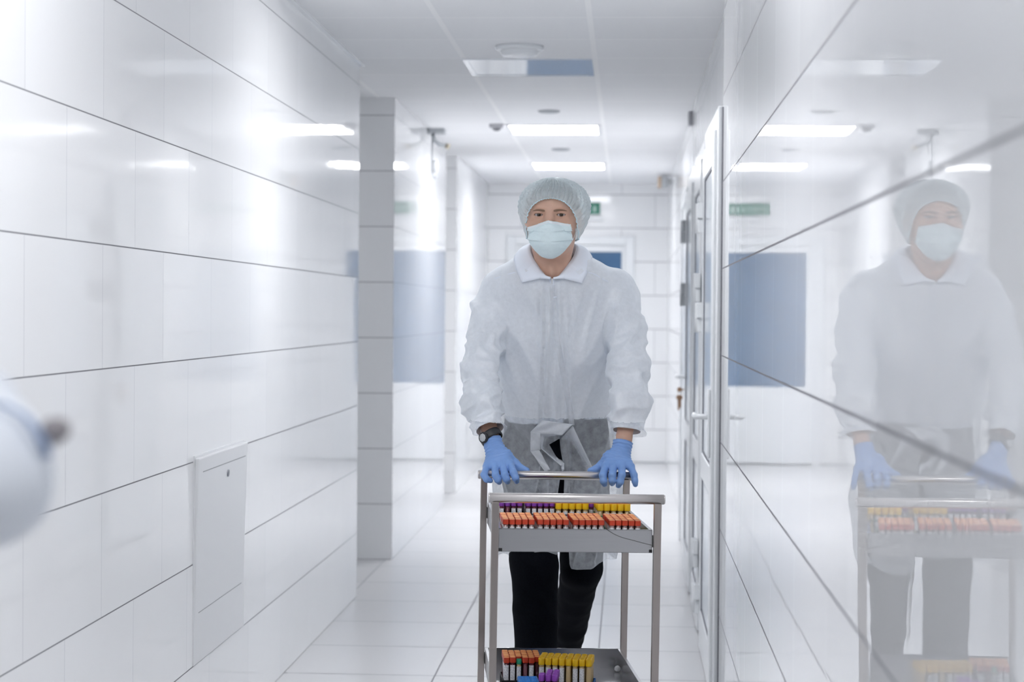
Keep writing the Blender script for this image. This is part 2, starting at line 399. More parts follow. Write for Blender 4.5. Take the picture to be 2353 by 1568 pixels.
# ------------------------------------------------------------------ the setting
XL, XR, CH = -1.265, 0.33, 2.510
YE = 17.2
def struct(name, bm, m, parent=None, smooth=False):
    o = from_bm(name, bm, m, parent, smooth)
    if parent is None: o['kind'] = 'structure'
    return o
def sbox(name, m, *a, **k):
    bm = bmesh.new(); box(bm, *a, **k); return struct(name, bm, m)
sbox('floor', M_floor, -3.4, 0.9, -4.2, YE+0.2, -0.1, 0.0)
sbox('ceiling', M_ceil, -3.4, 0.9, -4.2, YE+0.2, CH, CH+0.1)
sbox('wall_left', M_wall_left, -3.3, XL, -4.0, 8.94, 0.0, CH)
sbox('wall_left_middle', M_wall_left, -3.3, XL, 10.30, 13.25, 0.0, CH)
sbox('wall_left_far', M_wall_left, -3.3, XL, 14.10, YE, 0.0, CH)
sbox('wall_side', M_plaster, -3.4, -3.3, -4.0, YE, 0.0, CH)
sbox('wall_right', M_wall_right, XR, 0.8, -4.0, 6.69, 0.0, CH)
sbox('wall_right_far', M_wall_far, 0.365, 0.8, 6.69, YE, 0.0, CH)
sbox('wall_back', M_plaster, -3.3, 0.8, -4.1, -4.0, 0.0, CH)
bm = bmesh.new(); box(bm, -3.3, 0.8, YE, YE+0.15, 0.0, CH); struct('wall_end', bm, M_wall_far)
# slim white angle trim where walls meet the ceiling
bm = bmesh.new(); box(bm, XL, XL+0.022, -4.0, 8.94, CH-0.006, CH); struct('trim_1', bm, M_pvc)
bm = bmesh.new(); box(bm, XR-0.022, XR, -4.0, 6.69, CH-0.006, CH); struct('trim_2', bm, M_pvc)
bm = bmesh.new(); box(bm, -1.265, 0.36, YE-0.012, YE, 0.0, 0.012); struct('baseboard_end', bm, M_grey)
bm = bmesh.new(); box(bm, XR-0.002, XR+0.006, 6.690, 6.699, 0.0, 2.075); struct('trim_3', bm, M_gasket)

# ---- white glazed doors along the right wall
def glazed_door(n, y0, y1, xf, top, hinge_far, hinges, handle_y=None, hinge_mat=M_pvc, keys=False, lever=True):
    root = empty('door_%d' % n, (xf, y0, 0)); root['kind'] = 'structure'
    def L(bm, nm, m, parent=root):
        bm.transform(Matrix.Translation((-xf, -y0, 0))); return from_bm(nm, bm, m, parent)
    # casing
    bm = bmesh.new()
    box(bm, xf, 0.365, y0, y0+0.075, 0, top, 0.004); box(bm, xf, 0.365, y1-0.075, y1, 0, top, 0.004); box(bm, xf, 0.365, y0+0.075, y1-0.075, top-0.07, top, 0.004)
    L(bm, 'frame', M_pvc)
    a, b = y0+0.080, y1-0.080; xl = xf - 0.012; xb = 0.362; zt = top-0.075
    bm = bmesh.new()
    box(bm, xl, xb, a, a+0.10, 0.012, zt, 0.005); box(bm, xl, xb, b-0.10, b, 0.012, zt, 0.005)
    for z0, z1 in ((0.012, 0.17), (0.70, 0.80), (zt-0.12, zt)): box(bm, xl, xb, a+0.10, b-0.10, z0, z1, 0.005)
    leaf = L(bm, 'leaf', M_pvc)
    for z0, z1 in ((0.17, 0.70), (0.80, zt-0.12)):
        bm = bmesh.new(); box(bm, xl+0.007, xl+0.017, a+0.101, b-0.101, z0+0.001, z1-0.001); L(bm, 'glass_pane', M_glass)
        bm = bmesh.new(); w = 0.007
        for q in ((a+0.1005, a+0.1005+w*2, z0, z1), (b-0.1-w, b-0.1005, z0, z1), (a+0.10+w, b-0.10-w, z0, z0+w), (a+0.10+w, b-0.10-w, z1-w, z1)):
            box(bm, xl+0.004, xl+0.0075, *q)
        L(bm, 'gasket', M_gasket)
    hy = b+0.005 if hinge_far else a-0.005
    for hz in hinges:
        bm = bmesh.new()
        box(bm, xl-0.022, xl+0.002, hy-0.05, hy+0.012, hz, hz+0.062, 0.004); box(bm, xl-0.017, xl+0.002, hy-0.035, hy+0.012, hz-0.058, hz-0.003, 0.004)
        cyl(bm, (xl-0.016, hy+0.012, hz-0.058), (xl-0.016, hy+0.012, hz+0.062), 0.011, seg=14)
        L(bm, 'hinge', hinge_mat)
    if lever:
        hy0 = a+0.045 if hinge_far else b-0.045
        s = 1 if hinge_far else -1
        bm = bmesh.new(); box(bm, xl-0.010, xl, hy0-0.018, hy0+0.018, 0.835, 1.085, 0.006)
        h = L(bm, 'handle_plate', M_pvc)
        bm = bmesh.new(); tube_path(bm, [(xl-0.008, hy0, 0.985), (xl-0.042, hy0, 0.985), (xl-0.052, hy0+s*0.012, 0.985), (xl-0.054, hy0+s*0.06, 0.985), (xl-0.052, hy0+s*0.118, 0.984), (xl-0.050, hy0+s*0.125, 0.984)], [0.010, 0.010, 0.0115, 0.0115, 0.011, 0.005], seg=12)
        h2 = L(bm, 'handle', M_pvc)
        if keys:
            t = empty('key_bunch', (xl-0.012, hy0, 0.90)); tag(t, 'small bunch of brass keys hanging from the lock of a white corridor door', 'keys')
            bm = bmesh.new(); box(bm, -0.03, 0.012, -0.002, 0.002, -0.012, 0.012, 0.001); box(bm, -0.045, -0.026, -0.002, 0.002, -0.016, 0.016, 0.001)
            from_bm('key', bm, M_brass, t)
            bm = bmesh.new(); tube_path(bm, [(-0.035+0.013*math.cos(k), 0.004, -0.022+0.013*math.sin(k)) for k in np.linspace(0, 6.28, 17)], 0.0012, seg=6); from_bm('key_ring', bm, M_brass, t, True)
            for dx, dy, ln in ((-0.036, 0.006, 0.055), (-0.044, -0.004, 0.07)):
                bm = bmesh.new(); cyl(bm, (dx, dy-0.001, -0.046), (dx, dy+0.001, -0.046), 0.013, seg=14); box(bm, dx-0.004, dx+0.004, dy-0.001, dy+0.001, -0.046-ln, -0.055)
                from_bm('key', bm, M_brass, t)
    return root
M_brass = mat('brass key', (0.36, 0.22, 0.14), 0.35, 0.7)
glazed_door(1, 6.70, 7.80, 0.313, 2.08, True, (1.735, 1.335, 0.20))
glazed_door(2, 8.00, 8.95, 0.318, 2.08, False, (1.46, 0.34), lever=False)
glazed_door(3, 9.10, 10.15, 0.318, 2.06, True, (1.78, 1.45), hinge_mat=M_grey, keys=False, lever=False)
# door with keys further on: plain leaf
root = empty('door_4', (0.35, 10.45, 0)); root['kind'] = 'structure'
bm = bmesh.new(); box(bm, -0.03, 0.015, 0, 0.08, 0, 2.05, 0.004); box(bm, -0.03, 0.015, 0.92, 1.0, 0, 2.05, 0.004); box(bm, -0.03, 0.015, 0.08, 0.92, 1.97, 2.05, 0.004); from_bm('frame', bm, M_pvc, root)
bm = bmesh.new(); box(bm, -0.02, 0.012, 0.082, 0.918, 0.01, 1.968, 0.003); from_bm('leaf', bm, M_pvc, root)
bm = bmesh.new(); tube_path(bm, [(-0.02, 0.16, 1.0), (-0.065, 0.16, 1.0), (-0.068, 0.18, 1.0), (-0.066, 0.29, 1.0)], [0.009, 0.009, 0.01, 0.009], seg=10); from_bm('handle', bm, M_pvc, root)
t = empty('key_bunch', (0.335, 10.61, 0.93)); tag(t, 'small bunch of brass keys hanging from the lock of a white corridor door', 'keys')
bm = bmesh.new(); box(bm, -0.03, 0.0, -0.0015, 0.0015, -0.004, 0.004); cyl(bm, (-0.038, -0.0015, 0), (-0.038, 0.0015, 0), 0.014, seg=14); from_bm('key', bm, M_brass, t)
bm = bmesh.new(); tube_path(bm, [(-0.036+0.013*math.cos(k), 0.004, -0.020+0.013*math.sin(k)) for k in np.linspace(0, 6.28, 17)], 0.0014, seg=6); from_bm('key_ring', bm, M_brass, t, True)
for dx, dy, ln in ((-0.034, 0.006, 0.05), (-0.043, 0.002, 0.065)):
    bm = bmesh.new(); cyl(bm, (dx, dy-0.001, -0.045), (dx, dy+0.001, -0.045), 0.014, seg=14); box(bm, dx-0.005, dx+0.005, dy-0.001, dy+0.001, -0.05-ln, -0.056); from_bm('key', bm, M_brass, t)

# ---- end wall: white door with big blue pane
root = empty('door_5', (-0.51, YE, 0)); root['kind'] = 'structure'
def L5(bm, nm, m): return from_bm(nm, bm, m, root)
bm = bmesh.new()
for a in ((-0.575, -0.49, -0.03, 0.0, 0.0, 2.04), (0.49, 0.575, -0.03, 0.0, 0.0, 2.04), (-0.49, 0.49, -0.03, 0.0, 1.96, 2.04)): box(bm, *a, bev=0.004)
L5(bm, 'frame', M_pvc)
bm = bmesh.new()
for a in ((-0.488, -0.405, -0.04, -0.002, 0.015, 1.955), (0.46, 0.488, -0.04, -0.002, 0.015, 1.955), (-0.405, 0.46, -0.04, -0.002, 1.90, 1.955), (-0.405, 0.46, -0.04, -0.002, 0.015, 0.70)): box(bm, *a, bev=0.004)
L5(bm, 'leaf', M_pvc)
bm = bmesh.new(); box(bm, -0.405, 0.46, -0.025, -0.012, 0.70, 1.90); L5(bm, 'glass_pane', M_blue)
# exit sign over that door
t = empty('exit_sign', (-0.43, YE-0.012, 2.29)); tag(t, 'small green exit sign on the end wall above the blue-paned door', 'sign')
bm = bmesh.new(); box(bm, -0.19, 0.19, -0.012, 0.010, -0.058, 0.058, 0.003); from_bm('backing_plate', bm, M_pvc, t)
bm = bmesh.new(); box(bm, -0.182, 0.182, -0.016, -0.012, -0.052, 0.052); from_bm('green_panel', bm, mat('sign green', (0.03, 0.21, 0.14), 0.4), t)
M_letter = mat('sign pale green', (0.36, 0.52, 0.46), 0.5)
for x0, x1 in ((-0.15, -0.13), (-0.105, -0.085), (-0.075, -0.055), (-0.03, -0.012), (0.0, 0.018), (0.03, 0.048), (0.075, 0.095), (0.12, 0.15)): bm = bmesh.new(); box(bm, x0, x1, -0.0185, -0.016, -0.03, 0.022); from_bm('letter', bm, M_letter, t)
t = empty('emergency_light', (-0.36, YE-0.001, 2.205)); tag(t, 'slim white emergency light strip under the green exit sign', 'light')
bm = bmesh.new(); box(bm, -0.20, 0.14, -0.05, 0.0, -0.025, 0.012, 0.006); from_bm('housing', bm, M_pvc, t)
bm = bmesh.new(); box(bm, -0.19, 0.13, -0.046, -0.004, -0.030, -0.0252); from_bm('diffuser', bm, M_lampframe, t)

# ---- ceiling luminaires (0.6 m panels)
def lamp(yc, lit, label, power=1.0):
    t = empty('ceiling_light', (-0.464, yc, CH)); tag(t, label, 'ceiling light', 'recessed ceiling light panels')
    bm = bmesh.new(); s, i = 0.296, 0.272
    for a in ((-s, s, -s, -i), (-s, s, i, s), (-s, -i, -i, i), (i, s, -i, i)): box(bm, *a, -0.007, 0.0)
    from_bm('frame', bm, M_lampframe if lit else M_mirror, t)
    bm = bmesh.new(); box(bm, -i, i, -i, i, -0.005, 0.0)
    from_bm('diffuser' if lit else 'polished_plate', bm, (M_lamp if power == 1.0 else emit('lamp diffuser', LAMP_COL, LAMP*power)) if lit else M_mirror, t)
    return t
lamp(15.05, True, 'farther of the two glowing ceiling light panels, just above the blue cap', 1.15)
lamp(12.05, True, 'nearer of the two glowing ceiling light panels, beside the small grey ceiling box', 1.15)
lamp(8.99, False, 'unlit mirror-like square ceiling panel behind the round white ceiling detector')
for y, pw in ((6.59, 0.6), (3.59, 0.64), (0.59, 0.5)): lamp(y, True, 'glowing ceiling light panel nearer the camera above the picture', pw)
t = lamp(9.6, True, 'added faintly glowing ceiling panel, unseen in the side passage behind the left wall', 0.11); t.location.x = -2.30  # added lamp out of view, brightens the end face of the middle left wall
# ceiling detectors and small fittings
t = empty('smoke_detector', (-0.475, 8.30, CH)); tag(t, 'round white ceiling detector in front of the mirror-like ceiling panel', 'detector')
bm = bmesh.new(); lathe(bm, [(0, 0), (0.105, 0), (0.105, -0.012), (0.098, -0.018), (0.085, -0.02)], 40); lathe(bm, [(0.085, -0.02), (0, -0.02)], 40); from_bm('base', bm, M_pvc, t, True)
bm = bmesh.new(); lathe(bm, [(0.083, -0.0205), (0.08, -0.033), (0.068, -0.043), (0.03, -0.046), (0, -0.046)], 40); from_bm('dome', bm, M_pvc, t, True)
for x, y, l in ((-0.455, 10.95, 'grey flush ceiling fitting in front of the nearer glowing panel'), (-0.475, 13.5, 'grey flush ceiling fitting between the two glowing panels')):
    bm = bmesh.new(); lathe(bm, [(0, 0.0), (0.065, 0.0), (0.065, -0.006), (0.05, -0.012), (0, -0.013)], 28)
    o = from_bm('ceiling_fitting', bm, M_grey, None, True); o.location = (x, y, CH); tag(o, l, 'ceiling fitting')
t = empty('motion_sensor', (-0.81, 11.75, CH)); tag(t, 'small grey sensor box on the ceiling left of the nearer glowing panel', 'sensor')
bm = bmesh.new(); box(bm, -0.045, 0.045, -0.04, 0.04, -0.022, 0, 0.004); from_bm('housing', bm, mat('sensor grey', (0.5, 0.5, 0.53), 0.5), t)
bm = bmesh.new(); lathe(bm, [(0.028, -0.0221), (0.026, -0.032), (0.014, -0.04), (0, -0.042)], 20); from_bm('lens', bm, mat('sensor lens', (0.2, 0.2, 0.22), 0.3), t, True)
# small wall camera near the far right end of the ceiling
t = empty('security_camera', (0.365, 16.0, 2.45)); tag(t, 'small brown and grey camera box high on the far right wall', 'camera')
bm = bmesh.new(); box(bm, -0.03, 0, -0.02, 0.02, -0.03, 0.03, 0.003); from_bm('wall_mount', bm, M_pvc, t)
bm = bmesh.new(); box(bm, -0.085, -0.03, -0.06, 0.06, -0.05, 0.045, 0.006); from_bm('housing', bm, M_grey, t)
bm = bmesh.new(); box(bm, -0.115, -0.085, -0.05, 0.05, -0.05, 0.045, 0.008); from_bm('end_cap', bm, mat('tan plastic', (0.52, 0.40, 0.30), 0.5), t)
bm = bmesh.new(); box(bm, -0.022, 0, -0.05, 0.05, -0.038, 0.038, 0.004)
o = from_bm('wall_speaker', bm, mat('speaker grey', (0.40, 0.40, 0.43), 0.6)); o.location = (0.365, 11.0, 2.468); tag(o, 'small dark grey box high on the right wall over the doors', 'speaker')
# camera arm hanging from ceiling by the left wall
t = empty('ceiling_bracket', (-1.235, 12.05, CH)); tag(t, 'slim grey bracket hanging from the ceiling against the tiled left wall', 'bracket')
bm = bmesh.new(); box(bm, -0.028, 0.075, -0.06, 0.06, -0.03, 0, 0.004); from_bm('mounting_plate', bm, M_grey, t)
bm = bmesh.new(); tube_path(bm, [(0.0, 0, -0.03), (0.005, 0, -0.07), (0.04, 0, -0.10), (0.085, 0, -0.105)], 0.014, seg=10); from_bm('arm', bm, M_grey, t)
bm = bmesh.new(); cyl(bm, (0.085, 0, -0.105), (0.105, 0, -0.115), 0.017, seg=14); from_bm('arm_tip', bm, mat('ochre tip', (0.40, 0.36, 0.28), 0.5), t)
bm = bmesh.new(); tube_path(bm, [(-0.005, 0, -0.03), (-0.005, 0, -0.26), (0.0, 0, -0.30), (0.012, 0, -0.315), (0.024, 0, -0.30)], 0.006, seg=8); from_bm('hanging_cable', bm, M_grey, t)
bm = bmesh.new(); lathe(bm, [(0, 0.045), (0.014, 0.04), (0.019, 0.0), (0.014, -0.04), (0, -0.045)], 16, (0.016, 0, -0.235)); from_bm('pull_weight', bm, M_pvc, t, True)

# ---- access hatch in the left wall
t = empty('access_hatch', (XL, 5.885, 0.41)); tag(t, 'white plastic access hatch with small lock set into the tiled left wall', 'hatch')
bm = bmesh.new(); box(bm, 0.0, 0.004, -0.366, 0.366, -0.105, 0.513); from_bm('surround', bm, M_hatch, t)
bm = bmesh.new(); box(bm, 0.0041, 0.018, -0.362, 0.352, 0.0, 0.507, 0.004)
bmesh.ops.transform(bm, matrix=Matrix.Translation((0.004, 0, 0.507)) @ Matrix.Rotation(math.radians(1.6), 4, 'Y') @ Matrix.Translation((-0.004, 0, -0.507)), verts=bm.verts)
pn = from_bm('door', bm, M_hatch, t)
RT = Matrix.Translation((0.004, 0, 0.507)) @ Matrix.Rotation(math.radians(1.6), 4, 'Y') @ Matrix.Translation((-0.004, 0, -0.507))
bm = bmesh.new()
M_groove = mat('groove grey', (0.35, 0.36, 0.38), 0.6)
box(bm, 0.0175, 0.0186, -0.31, 0.32, 0.462, 0.4645); bmesh.ops.transform(bm, matrix=RT, verts=bm.verts); from_bm('groove', bm, M_groove, pn)
bm = bmesh.new(); box(bm, 0.0175, 0.0186, -0.31, 0.32, 0.043, 0.045); bmesh.ops.transform(bm, matrix=RT, verts=bm.verts); from_bm('groove', bm, M_groove, pn)
bm = bmesh.new(); cyl(bm, (0.0175, 0.045, 0.43), (0.0215, 0.045, 0.43), 0.011, seg=18); box(bm, 0.0214, 0.022, 0.0425, 0.0475, 0.424, 0.436); bmesh.ops.transform(bm, matrix=RT, verts=bm.verts)
from_bm('lock', bm, mat('dull lock metal', (0.33, 0.34, 0.38), 0.35, 0.8), pn)
# ------------------------------------------------------------------ serving trolley
FC = px(1325.5, 1146.5, 4.65); RC = px(1276.5, 1095, 5.303)
CC = (FC+RC)/2
YAW = math.atan2(FC.x-RC.x, RC.y-FC.y); CL = math.hypot(FC.x-RC.x, RC.y-FC.y)
TILT = math.radians(0.55)
BARZ = 0.899
cart = empty('steel_trolley'); tag(cart, 'two-tier stainless steel trolley pushed by the masked man', 'trolley')
cart.matrix_world = Matrix.Translation((CC.x, CC.y, 0)) @ Matrix.Rotation(YAW, 4, 'Z') @ Matrix.Translation((0,0,BARZ)) @ Matrix.Rotation(TILT, 4, 'Y') @ Matrix.Translation((0,0,-BARZ))
CM = cart.matrix_world.copy(); CI = CM.inverted()
HW, HL = 0.199, CL/2
def bar_world(x, y=HL, z=BARZ): return CM @ Vector((x, y, z))
for sx in (-1, 1):
    for sy in (-1, 1):
        bm = bmesh.new(); box(bm, sx*HW-0.009, sx*HW+0.009, sy*HL-0.009, sy*HL+0.009, 0.125, BARZ-0.010, 0.0015)
        lg = from_bm('leg', bm, M_steel, cart)
        x, y = sx*HW, sy*HL
        bm = bmesh.new(); cyl(bm, (x, y, 0.10), (x, y, 0.125), 0.012); box(bm, x-0.016, x+0.016, y-0.022, y+0.022, 0.094, 0.10)
        for s in (-1, 1): box(bm, x+s*0.016-0.0015, x+s*0.016+0.0015, y-0.014, y+0.03, 0.04, 0.098)
        cs = from_bm('caster', bm, M_steel, cart)
        bm = bmesh.new(); cyl(bm, (x-0.012, y+0.015, 0.0475), (x+0.012, y+0.015, 0.0475), 0.0465, seg=32); from_bm('wheel', bm, M_rubber, cs)
for sy in (-1, 1):
    bm = bmesh.new(); cyl(bm, (-0.2135, 0, 0), (0.2135, 0, 0), 0.0122, seg=40)
    for s in (-1, 1): cyl(bm, (s*0.2136, 0, 0), (s*0.2165, 0, 0), 0.0122, 0.0105, seg=40)
    from_bm('handle', bm, M_bar, cart).location = (0, sy*HL, BARZ)
def tray(z0, z1):
    bm = bmesh.new(); w, l, t = 0.189, HL-0.012, 0.0012
    box(bm, -w, w, -l, l, z0, z0+t)
    for a in ((-w, w, -l, -l+t), (-w, w, l-t, l), (-w, -w+t, -l, l), (w-t, w, -l, l)): box(bm, *a, z0, z1)
    # folded rims
    for a in ((-w, w, -l, -l+0.006), (-w, w, l-0.006, l), (-w, -w+0.008, -l, l), (w-0.008, w, -l, l)): box(bm, *a, z1-0.001, z1+0.001)
    o = from_bm('tray', bm, M_tray, cart)
    for sx in (-1, 1):
        for sy in (-1, 1):
            bm = bmesh.new(); box(bm, sx*0.1892, sx*(HW-0.0091), sy*(HL-0.035), sy*(HL-0.0092), z0+0.014, z1-0.012, 0.001); from_bm('bracket', bm, M_rubber, o)
    return o
UZ, LZ = 0.766, 0.362
ut = tray(UZ, UZ+0.056); lt = tray(LZ, LZ+0.056)
# dark reflection in the upper tray front, modelled as a fine curved line
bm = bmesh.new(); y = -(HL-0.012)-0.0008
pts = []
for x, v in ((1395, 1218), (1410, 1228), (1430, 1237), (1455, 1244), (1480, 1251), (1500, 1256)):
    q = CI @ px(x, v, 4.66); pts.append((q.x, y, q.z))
tube_path(bm, spline(pts, 24), 0.0006, seg=6); from_bm('reflection_line', bm, M_rubber, ut)
for sx in (-1, 1):
    bm = bmesh.new(); box(bm, sx*0.189-(0.008 if sx > 0 else 0), sx*0.189+(0 if sx > 0 else 0.009), y-0.0004, y+0.001, UZ+0.001, UZ+0.0085, 0.0); from_bm('corner_notch', bm, M_black, ut)

# ------------------------------------------------------------------ blood tubes and racks
class Kind:
    pass
def tube_parts(kind):
    k = Kind(); r, h, ch, cr, capm, bodym, flat = kind
    def me(nm, fn, mats):
        bm = bmesh.new(); fn(bm); bmesh.ops.recalc_face_normals(bm, faces=bm.faces); m = bpy.data.meshes.new(nm); bm.to_mesh(m); bm.free()
        for q in mats: m.materials.append(q)
        return m
    def body(bm): lathe(bm, [(0, 0), (r*0.6, 0.001), (r, r*0.8), (r, h-ch*0.4), (0, h-ch*0.4)], 14)
    def cap(bm):
        if flat:      # squared stopper
            n = 24
            def ring(s, z): return [bm.verts.new((s*cr*math.copysign(abs(math.cos(a))**0.5, math.cos(a)), s*cr*math.copysign(abs(math.sin(a))**0.5, math.sin(a)), z)) for a in [2*math.pi*(i+0.5)/n for i in range(n)]]
            rs = [ring(0.95, h-ch), ring(1, h-ch+0.001), ring(1, h-0.0012), ring(0.93, h)]
            for a, b in zip(rs, rs[1:]):
                for i in range(n): bm.faces.new((a[i], a[(i+1)%n], b[(i+1)%n], b[i]))
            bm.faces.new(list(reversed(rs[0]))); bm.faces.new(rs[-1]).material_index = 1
        else:
            lathe(bm, [(0, h-ch), (cr*0.96, h-ch), (cr, h-ch+0.001), (cr, h-0.002), (cr*0.93, h), (cr*0.55, h), (cr*0.5, h-0.003), (0, h-0.003)], 18)
    def lab(bm):
        n = 14; z0, z1 = h*0.16, h-ch-0.006; rr = r+0.0003; ang = 2*math.pi*0.72
        a = [bm.verts.new((rr*math.sin(-ang/2+ang*i/n), -rr*math.cos(-ang/2+ang*i/n), z0)) for i in range(n+1)]
        b = [bm.verts.new((v.co.x, v.co.y, z1)) for v in a]
        for i in range(n): f = bm.faces.new((a[i], a[i+1], b[i+1], b[i])); f.smooth = True
    k.body = me('tube', body, [bodym]); k.cap = me('cap', cap, list(capm)); k.lab = me('paper_label', lab, [M_label])
    def whole(bm): cap(bm); nf = len(bm.faces); body(bm); bm.faces.ensure_lookup_table(); [setattr(f, 'material_index', 2 if len(capm) > 1 else 1) for f in bm.faces[nf:]]
    k.whole = me('blood_tube', whole, list(capm)+[bodym])
    return k
K_red = tube_parts((0.0058, 0.073, 0.0125, 0.0074, (M_red, M_redtop_lit), M_pink, True))
K_red2 = tube_parts((0.0060, 0.098, 0.014, 0.0077, (M_red, M_redtop_lit), M_blood, True))
K_pur = tube_parts((0.0058, 0.073, 0.0125, 0.0072, (M_purple,), M_blood, False))
K_pur2 = tube_parts((0.0060, 0.085, 0.0165, 0.0076, (M_purple,), M_blood, False))
K_yel = tube_parts((0.0062, 0.073, 0.0185, 0.0087, (M_yellow,), M_serum, False))
K_yel2 = tube_parts((0.0064, 0.098, 0.0175, 0.0082, (M_yellow,), M_serum, False))
K_grn = tube_parts((0.0056, 0.094, 0.013, 0.0068, (M_gcap,), M_serum, False))
def ob(name, me, parent=None):
    o = bpy.data.objects.new(name, me); COL.objects.link(o)
    if parent: o.parent = parent
    return o
TUBES = {}
def put_tube(k, x, y, z, label, group, full, rot=0.0, labelled=True):
    """x, y, z in trolley coordinates"""
    M = CM @ Matrix.Translation((x, y, z)) @ Matrix.Rotation(rot, 4, 'Z')
    if full:
        key = (id(k), labelled)
        if key not in TUBES:
            t = empty('blood_tube'); ch = [ob('tube', k.body, t), ob('cap', k.cap, t)]
            if labelled: ch.append(ob('paper_label', k.lab, t))
            TUBES[key] = (t, ch)
        else:
            s, sc = TUBES[key]; t = s.copy(); COL.objects.link(t)
            for c in sc: d = c.copy(); COL.objects.link(d); d.parent = t
    else: t = ob('blood_tube', k.whole)
    t.matrix_world = M
    tag(t, label, 'test tube', group)
    return t
def rack(name, label, x0, y0, z, nx, ny, p, q, rot, m, h=0.045, group='test tube racks', solid_h=0.0):
    """lattice rack with nx by ny wells, front left well centre at x0,y0; wells stay open"""
    t = empty(name); t.matrix_world = CM @ Matrix.Translation((x0, y0, z)) @ Matrix.Rotation(rot, 4, 'Z'); tag(t, label, 'rack', group)
    X0, X1, Y0, Y1 = -p/2-0.001, (nx-0.5)*p+0.001, -q/2-0.001, (ny-0.5)*q+0.001
    bm = bmesh.new(); box(bm, X0, X1, Y0, Y1, 0, 0.0035)
    if solid_h:
        for a in ((X0-0.002, X0, Y0-0.002, Y1+0.002), (X1, X1+0.002, Y0-0.002, Y1+0.002), (X0, X1, Y0-0.002, Y0), (X0, X1, Y1, Y1+0.002)): box(bm, *a, 0, solid_h, 0.0006)
    from_bm('base', bm, m, t)
    bm = bmesh.new()
    for i in range(nx+1): xx = (i-0.5)*p; box(bm, xx-0.0006, xx+0.0006, Y0, Y1, h-0.003, h)
    for j in range(ny+1): yy = (j-0.5)*q; box(bm, X0, X1, yy-0.0006, yy+0.0006, h-0.003, h)
    for a in (X0, X1-0.0016):
        for b in (Y0, Y1-0.0016): box(bm, a, a+0.0016, b, b+0.0016, 0.0035, h)
    from_bm('lattice', bm, m, t)
    return t
STUFF = []
def fill(k, x0, y0, z, nx, ny, p, q, rot, what, where, group, side=True, dz=0.0036, skip=(), keep=99):
    """rows nearer than keep become things of their own, the hidden rows behind go into one mass"""
    c, s = math.cos(rot), math.sin(rot)
    for j in range(ny):
        for i in range(nx):
            if (i, j) in skip: continue
            u, v = i*p, j*q
            u += random.uniform(-0.0003, 0.0003); v += random.uniform(-0.0003, 0.0003)
            pos = (x0+u*c-v*s, y0+u*s+v*c, z+dz+random.uniform(0, 0.0008)); rr = rot+random.uniform(-0.06, 0.06)
            if j >= keep: STUFF.append((k, pos, rr)); continue
            full = j == 0 or (side and i == 0 and j < 4)
            rw = 'front row' if j == 0 else ordinal(j)+' row back'
            put_tube(k, *pos, '%s, %s column from left, %s, %s' % (what, ordinal(i), rw, where), group, full, rr, random.random() < 0.85)
TZ = UZ+0.0014; BZ = LZ+0.0014
def loc(x, y, z, Yg=4.8):
    """trolley coordinates of the point at height z (trolley z) seen at pixel (x,y row ignored) and local depth y"""
    # walk along the pixel column until local y matches
    lo, hi = 4.0, 6.0
    for _ in range(40):
        m = (lo+hi)/2; q = CI @ px(x, 1200, m)
        if q.y < y: lo = m
        else: hi = m
    return (CI @ px(x, 1200, lo)).x
yf = -HL+0.012+0.0125
P = 0.0158
for n, (xpx, nm, nw) in enumerate(((1162, 'leftmost', 'leftmost red rack'), (1241.4, 'second from left', 'second red rack from left'), (1322.8, 'second from right', 'second red rack from right'), (1406.6, 'rightmost', 'rightmost red rack'))):
    y0 = yf + (0.0 if n in (0, 3) else 0.004) - (0.0)
    x0 = loc(xpx, y0, 0.84)
    rack('tube_rack', 'tube rack full of orange-red caps, %s of the four on the upper tray' % nm, x0, y0, TZ, 5, 10, P, 0.0166, 0.0, M_green if n == 3 else M_black, group='racks of orange-red tubes', solid_h=0.052 if n == 3 else 0)
    fill(K_red, x0, y0, TZ, 5, 10, P, 0.0166, 0.0, 'orange-red tube', nw, 'orange-red tubes on the upper tray', keep=6)
# purple and yellow tubes at the back of the upper tray
yp = 0.135
x0 = loc(1152, yp, 0.84); rack('tube_rack', 'tube rack with purple caps at the back left of the upper tray', x0, yp, TZ, 4, 6, 0.0162, 0.0162, 0, M_black, group='racks of purple tubes')
fill(K_pur, x0, yp, TZ, 4, 6, 0.0162, 0.0162, 0.0, 'purple tube', 'left purple rack above', 'purple tubes on the upper tray', keep=4)
x0 = loc(1213, yp+0.004, 0.84); rack('tube_rack', 'tube rack with purple caps next to the yellow caps on the upper tray', x0, yp+0.004, TZ, 5, 6, 0.0162, 0.0162, 0, M_black, group='racks of purple tubes')
fill(K_pur, x0, yp+0.004, TZ, 5, 6, 0.0162, 0.0162, 0.0, 'purple tube', 'right purple rack above', 'purple tubes on the upper tray', keep=4)
x0 = loc(1283, yp-0.006, 0.84); rack('tube_rack', 'left rack of yellow caps on the upper tray, beside the purple ones', x0, yp-0.006, TZ, 5, 5, 0.0181, 0.0181, 0, M_black, group='racks of yellow tubes above')
fill(K_yel, x0, yp-0.006, TZ, 5, 5, 0.0181, 0.0181, 0.0, 'yellow tube', 'left yellow rack above', 'yellow tubes on the upper tray', keep=4)
xs = loc(1357, yp+0.03, 0.84); put_tube(K_pur, xs+0.001, yp+0.03, TZ, 'single purple-capped tube standing between the two yellow racks', 'purple tubes on the upper tray', True)
x0 = loc(1379, yp-0.03, 0.84); rack('tube_rack', 'right rack of yellow caps on the upper tray, by the tray wall', x0, yp-0.03, TZ, 5, 7, 0.0181, 0.0181, 0, M_green, group='racks of yellow tubes above')
fill(K_yel, x0, yp-0.03, TZ, 5, 7, 0.0181, 0.0181, 0.0, 'yellow tube', 'right yellow rack above', 'yellow tubes on the upper tray', keep=5)
